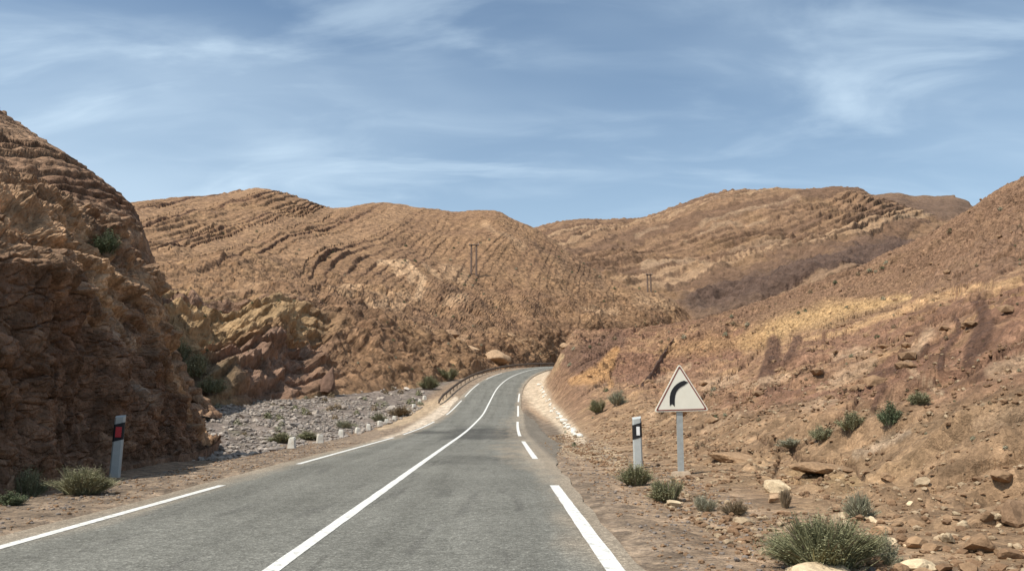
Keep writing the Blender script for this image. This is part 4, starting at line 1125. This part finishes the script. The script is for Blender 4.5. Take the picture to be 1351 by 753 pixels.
# small shrubs dotted over the slopes: one mesh each, a few pixels wide
def tiny_shrub(seed, mat):
    r = np.random.default_rng(seed); n = 130
    d = r.normal(size=(n, 3)); d[:, 2] = np.abs(d[:, 2]); d /= np.linalg.norm(d, axis=1)[:, None]
    c = d * np.array([0.45, 0.45, 0.75]) * r.uniform(0.55, 1, n)[:, None]
    u = r.normal(size=(n, 3)); u /= np.linalg.norm(u, axis=1)[:, None]; s = np.cross(u, d); L = r.uniform(0.06, 0.13, n)[:, None]
    return mesh_obj('shrub', np.stack([c - u * L, c + s * L * 0.7, c + u * L, c - s * L * 0.7], 1).reshape(-1, 3), np.arange(n * 4).reshape(-1, 4), mat, smooth=False)
def dots(protos, pts, sizes, label, group):
    for i, (p, s) in enumerate(zip(pts, sizes)):
        o = protos[i] if i < len(protos) else protos[i % len(protos)].copy()
        if i >= len(protos): C.objects.link(o)
        o.location = [float(v) for v in p]; o.scale = (s, s, s * 0.8); o.rotation_euler = (0, 0, i * 1.3)
        tag(o, label, 'shrub', group)
def right_pt():
    while True:
        px = rs.uniform(745, 1351); top = np.interp(px, SIL_R[:, 0], SIL_R[:, 1])
        py = top + 6 + (620 - top) * rs.random() ** 1.8
        if py < 600 and not (860 < px < 935 and 478 < py < 545): return pick(px, py)
pts = [right_pt() for _ in range(95)]
dots([tiny_shrub(300 + i, [M_DRY, M_SAGE, M_DRY, M_DKGR][i % 4]) for i in range(6)], pts, [rs.uniform(4, 10) * up_axis_scale(p) for p in pts], 'small dry shrub dotted on the right hillside', 'small shrubs on the right hillside')
pts = [on_surface(LEFT_HILL, LEFT_SG, rs.uniform(240, 880), 300 + 190 * rs.random() ** 0.8, 2.8) for _ in range(140)]
dots([tiny_shrub(320 + i, [M_DRY, M_SAGE, M_DKGR][i % 3]) for i in range(6)], pts, [rs.uniform(3, 6) * up_axis_scale(p) for p in pts], 'tiny shrub dotted on the long hill left of the road', 'tiny shrubs on the left hill')
pts = [pick(*reg_wadi()) for _ in range(36)]
dots([tiny_shrub(340 + i, [M_SAGE, M_GREEN, M_DRY][i % 3]) for i in range(3)], pts, [rs.uniform(7, 16) * up_axis_scale(p) for p in pts], 'small tuft growing between the stones of the dry river bed', 'tufts in the dry river bed')

# ------------------------------------------------------------------ delineator posts, warning sign
M_POST = plain_mat('white_plastic', (0.44, 0.46, 0.44), 0.6, 0.08, 6, dirt=(0.36, 0.31, 0.25, 0.7))
M_BLACK = plain_mat('black_film', (0.02, 0.02, 0.022), 0.6, 0.2, 20)
M_REDR = plain_mat('red_reflector', (0.52, 0.025, 0.035), 0.35, 0.15, 40, spec=0.5)
M_WHTR = plain_mat('white_reflector', (0.82, 0.82, 0.80), 0.35, 0.05, 40, spec=0.5)
M_SIGN = plain_mat('sign_face', (0.82, 0.78, 0.65), 0.55, 0.05, 3, dirt=(0.72, 0.66, 0.52, 0.5))
M_SRED = plain_mat('sign_border', (0.20, 0.055, 0.04), 0.6, 0.3, 25)
M_GALV = plain_mat('galvanised_steel', (0.42, 0.44, 0.42), 0.55, 0.15, 12, metal=0.3, dirt=(0.33, 0.27, 0.2, 0.5))
M_CONC = plain_mat('concrete', (0.38, 0.29, 0.20), 0.95, 0.2, 12, bump=0.01)
def prism(name, outline, y0, y1, mat, parent, bevel=0.0):
    """outline in (x, z), extruded along y"""
    n = len(outline)
    V = [(x, y0, z) for x, z in outline] + [(x, y1, z) for x, z in outline]
    Fc = [list(range(n))[::-1] if False else list(range(n)), [n + i for i in range(n)][::-1]] + [[(i + 1) % n, i, n + i, n + (i + 1) % n] for i in range(n)]
    o = mesh_obj(name, V, Fc, mat, parent, False)
    bm = bmesh.new(); bm.from_mesh(o.data); bmesh.ops.recalc_face_normals(bm, faces=bm.faces[:])
    if bevel: bmesh.ops.bevel(bm, geom=[e for e in bm.edges], offset=bevel, segments=2, affect='EDGES')
    bm.to_mesh(o.data); bm.free()
    return o
def delineator(px, py, top, wpx, label, refl, lean):
    p = pick(px, py); k = up_axis_scale(p)
    hgt = at(px, top, p[1])[2] - p[2]; w = wpx * k
    root = empty('marker_post', p); tag(root, label, 'marker post')
    root.rotation_euler = (0, lean, math.atan2(p[0], p[1]) * -0.6)
    sl = 0.055
    # a D-shaped hollow shell, taller at the back, slightly wider at the foot
    d = w * 0.8; prof = [(-0.5, 0.5), (-0.5, -0.28), (-0.36, -0.46), (0.36, -0.46), (0.5, -0.28), (0.5, 0.5)]
    V = []
    for z, sc in ((-0.35, 1.06), (hgt * 0.5, 1.0), (hgt, 0.97)):
        for a, b in prof: V.append((a * w * sc, b * d * sc, z + (sl * 0.9 * b + sl * 0.5 * a if z == hgt else 0)))
    n = len(prof); Fc = [[i, (i + 1) % n, n + (i + 1) % n, n + i] for i in range(n)] + [[n + i, n + (i + 1) % n, 2 * n + (i + 1) % n, 2 * n + i] for i in range(n)] + [[2 * n + i for i in range(n)]]
    mesh_obj('post', V, Fc, M_POST, root, False)
    z1, z0 = hgt * 0.885, hgt * 0.60; s2 = 0.030
    ring = [(-0.52, 0.2), (-0.52, -0.29), (-0.37, -0.485), (0.37, -0.485), (0.52, -0.29), (0.52, 0.2)]
    V = [(a * w, b * d, zz + (s2 if a > 0 else -s2) * (abs(a) / 0.5)) for zz in (z0, z1) for a, b in ring]
    band = mesh_obj('band', V, [[i, i + 1, n + i + 1, n + i] for i in range(n - 1)], M_BLACK, root, False)
    sm = band.modifiers.new('thick', 'SOLIDIFY'); sm.thickness = 0.004; sm.offset = 0.0
    zc = (z0 + z1) / 2; hh = (z1 - z0) * 0.30; ww = w * 0.19
    if refl is M_REDR: ww = w * 0.30
    ox = 0.02 * w if refl is M_REDR else 0.10 * w
    prism('reflector', [(ox - ww, zc - hh), (ox + ww, zc - hh), (ox + ww, zc + hh), (ox - ww, zc + hh)], -0.485 * d - 0.014, -0.485 * d - 0.001, refl, root, 0.003)
    return root
delineator(151, 629, 549, 12, 'white marker post with a red reflector on its black band', M_REDR, 0.03)
delineator(842, 618, 551, 11.5, 'white marker post with a white reflector on its black band', M_WHTR, -0.01)

def warning_sign():
    p = pick(898.5, 627); k = up_axis_scale(p); Y = p[1]
    root = empty('road_sign', p); tag(root, 'triangular warning sign with a black bend arrow on a steel post', 'road sign')
    root.rotation_euler = (0, 0, 0.0)
    def loc(px, py): q = at(px, py, Y); return (q[0] - p[0], q[2] - p[2])
    A, Bc, Cc = loc(895.3, 479.5), loc(862, 543.5), loc(934.5, 541.5)
    hx, hz = loc(897, 543)
    # post: a rectangular steel tube
    wp = 7.5 * k / 2; ht = A[1] - 0.22
    bx = loc(896, 530)[0]
    V = []
    for z, x in ((-0.4, 0.0), (ht, bx)):
        for a, b in ((-1, -0.6), (1, -0.6), (1, 0.6), (-1, 0.6)): V.append((x + a * wp, b * wp, z))
    mesh_obj('post', V, [[0, 1, 5, 4], [1, 2, 6, 5], [2, 3, 7, 6], [3, 0, 4, 7], [4, 5, 6, 7]], M_GALV, root, False)
    def rounded(tri, rad):
        out = []
        for i in range(3):
            a, b, c = np.array(tri[i - 1]), np.array(tri[i]), np.array(tri[(i + 1) % 3])
            u = (a - b) / np.linalg.norm(a - b); v = (c - b) / np.linalg.norm(c - b)
            for t in np.linspace(0, 1, 6): out.append(tuple((1 - t) ** 2 * (b + u * rad) + 2 * t * (1 - t) * b + t * t * (b + v * rad)))
        return out
    def inset(tri, f):
        c = np.mean(np.array(tri), axis=0); return [tuple(c + (np.array(q) - c) * f) for q in tri]
    T = [A, Cc, Bc]
    y0 = -wp * 0.6 - 0.03
    plate = prism('sign_plate', rounded(T, 0.07), y0, y0 + 0.025, M_SIGN, root, 0.004)
    o_, i_ = rounded(inset(T, 0.935), 0.045), rounded(inset(T, 0.862), 0.04)
    n = len(o_); V = [(x, y, z) for y in (y0 - 0.004, y0 + 0.001) for x, z in o_ + i_]
    Fc = []
    for i in range(n):
        j = (i + 1) % n
        Fc += [[i, j, n + j, n + i], [2 * n + i, 2 * n + j, j, i], [3 * n + j, 3 * n + i, n + i, n + j]]
    mesh_obj('border', V, Fc, M_SRED, plate, False)
    z5 = lambda x, y: loc(800 + x / 4.18, 460 + y / 4.18)
    left = [(346, 314), (345, 290), (346, 265), (350, 243), (358, 225), (370, 208), (386, 193), (404, 182), (424, 175)]
    right = [(447, 184), (428, 199), (408, 210), (393, 222), (382, 238), (376, 256), (373, 280), (373, 318)]
    prism('symbol', [z5(*q) for q in left + right + [(359, 303)]], y0 - 0.006, y0 - 0.001, M_BLACK, plate)
    for zz in (Bc[1] + 0.22, A[1] - 0.55):
        prism('bracket', [(bx - wp * 1.6, zz - 0.03), (bx + wp * 1.6, zz - 0.03), (bx + wp * 1.6, zz + 0.03), (bx - wp * 1.6, zz + 0.03)], y0 + 0.027, wp * 0.6 + 0.012, M_GALV, plate)
    v, f = marker_stone(260)
    ft = mesh_obj('footing', v * np.array([0.42, 0.4, 0.14]), f, M_CONC, root, False); ft.location = (0, 0, 0.02)
warning_sign()

# ------------------------------------------------------------------ guard rail on the outside of the bend
M_RAIL = plain_mat('weathered_rail', (0.17, 0.125, 0.09), 0.75, 0.3, 3, metal=0.2, dirt=(0.28, 0.22, 0.16, 0.6))
def guard_rail():
    y0, y1 = 84.0, 214.0
    p0 = road_point(np.array([y0]), np.array([-5.0]))[0]; p0[2] = ground_z(p0[:1], p0[1:2])[0]
    root = empty('guard_rail', p0); tag(root, 'dark weathered crash barrier curving round the outside of the bend', 'guard rail')
    ys = np.arange(y0, y1, 1.0); n = len(ys)
    tt = -5.0 + 0 * ys
    c = road_point(ys, tt); gz = ground_z(c[:, 0], c[:, 1]); c[:, 2] = np.maximum(roadz(ys) - 0.05, gz - 0.15)
    c[:, 2] -= 0.35 * (1 - sst(0, 5, ys - y0)) * 1.0
    sl = roads(ys); nx, ny = 1 / np.sqrt(1 + sl ** 2), -sl / np.sqrt(1 + sl ** 2)
    prof = [(0.0, 0.45), (0.07, 0.50), (0.07, 0.56), (0.0, 0.61), (0.07, 0.66), (0.07, 0.72), (0.0, 0.78), (-0.012, 0.78), (0.055, 0.72), (0.055, 0.66), (-0.014, 0.61), (0.055, 0.56), (0.055, 0.50), (-0.012, 0.45)]
    V = np.array([[c[i] + np.array([nx[i] * a, ny[i] * a, b * 1.08]) - p0 for a, b in prof] for i in range(n)]).reshape(-1, 3)
    m = len(prof)
    Fc = [[i * m + a, i * m + (a + 1) % m, (i + 1) * m + (a + 1) % m, (i + 1) * m + a] for i in range(n - 1) for a in range(m)]
    mesh_obj('rail', V, Fc, M_RAIL, root, False)
    src = None
    for i in range(2, n, 4):
        if src is None:
            V = [(a * 0.05, b * 0.07, z) for z in (-0.5, 0.80) for a, b in ((-1, -1), (1, -1), (1, 1), (-1, 1))]
            o = src = mesh_obj('post', V, [[0, 1, 5, 4], [1, 2, 6, 5], [2, 3, 7, 6], [3, 0, 4, 7], [4, 5, 6, 7]], M_RAIL, root, False)
        else:
            o = src.copy(); C.objects.link(o); o.parent = root
        q = c[i] - p0; o.location = (q[0] - nx[i] * 0.08, q[1] - ny[i] * 0.08, q[2]); o.rotation_euler = (0, 0, math.atan2(ny[i], nx[i]))
guard_rail()

# ------------------------------------------------------------------ twin wooden power poles
M_WOOD = plain_mat('pole_wood', (0.095, 0.062, 0.045), 0.9, 0.3, 2)
M_INS = plain_mat('insulator', (0.20, 0.17, 0.15), 0.4, 0.2, 5)
def power_pole(surf, sg, x0, x1, ybase, ytop, label):
    p = on_surface(surf, sg, (x0 + x1) / 2, ybase, 2.98); k = up_axis_scale(p)
    root = empty('power_pole', p); tag(root, label, 'power pole')
    hgt = (ybase - ytop) * k * 1.02; hw = (x1 - x0) / 2 * k
    def tube(a, b, ra, rb, name, mat, seg=10):
        a, b = Vector(a), Vector(b); q = (b - a).to_track_quat('Z', 'Y'); V = []
        for c_, r_ in ((a, ra), (b, rb)):
            for i in range(seg): V.append(tuple(c_ + q @ Vector((math.cos(i * 6.2832 / seg) * r_, math.sin(i * 6.2832 / seg) * r_, 0))))
        return mesh_obj(name, V, [[i, (i + 1) % seg, seg + (i + 1) % seg, seg + i] for i in range(seg)] + [list(range(seg)), [seg + i for i in range(seg)]], mat, root, True)
    for s in (-1, 1): tube((s * hw, 0, -1.5), (s * hw * 0.96, 0, hgt), 0.36, 0.28, 'pole', M_WOOD)
    tube((-hw * 1.9, -0.2, hgt * 0.955), (hw * 1.9, -0.2, hgt * 0.955), 0.17, 0.17, 'crossarm', M_WOOD)
    for s in (-1.7, 0, 1.7): tube((s * hw, -0.2, hgt * 0.955 + 0.12), (s * hw, -0.2, hgt * 0.955 + 0.65), 0.10, 0.06, 'insulator', M_INS)
power_pole(LEFT_HILL, LEFT_SG, 621.5, 628.5, 362, 321, 'taller twin wooden power pole on the flank of the left hill')
power_pole(LEFT_HILL, LEFT_SG, 854.5, 859, 385, 361, 'distant twin power pole on the end of the left hill spur')
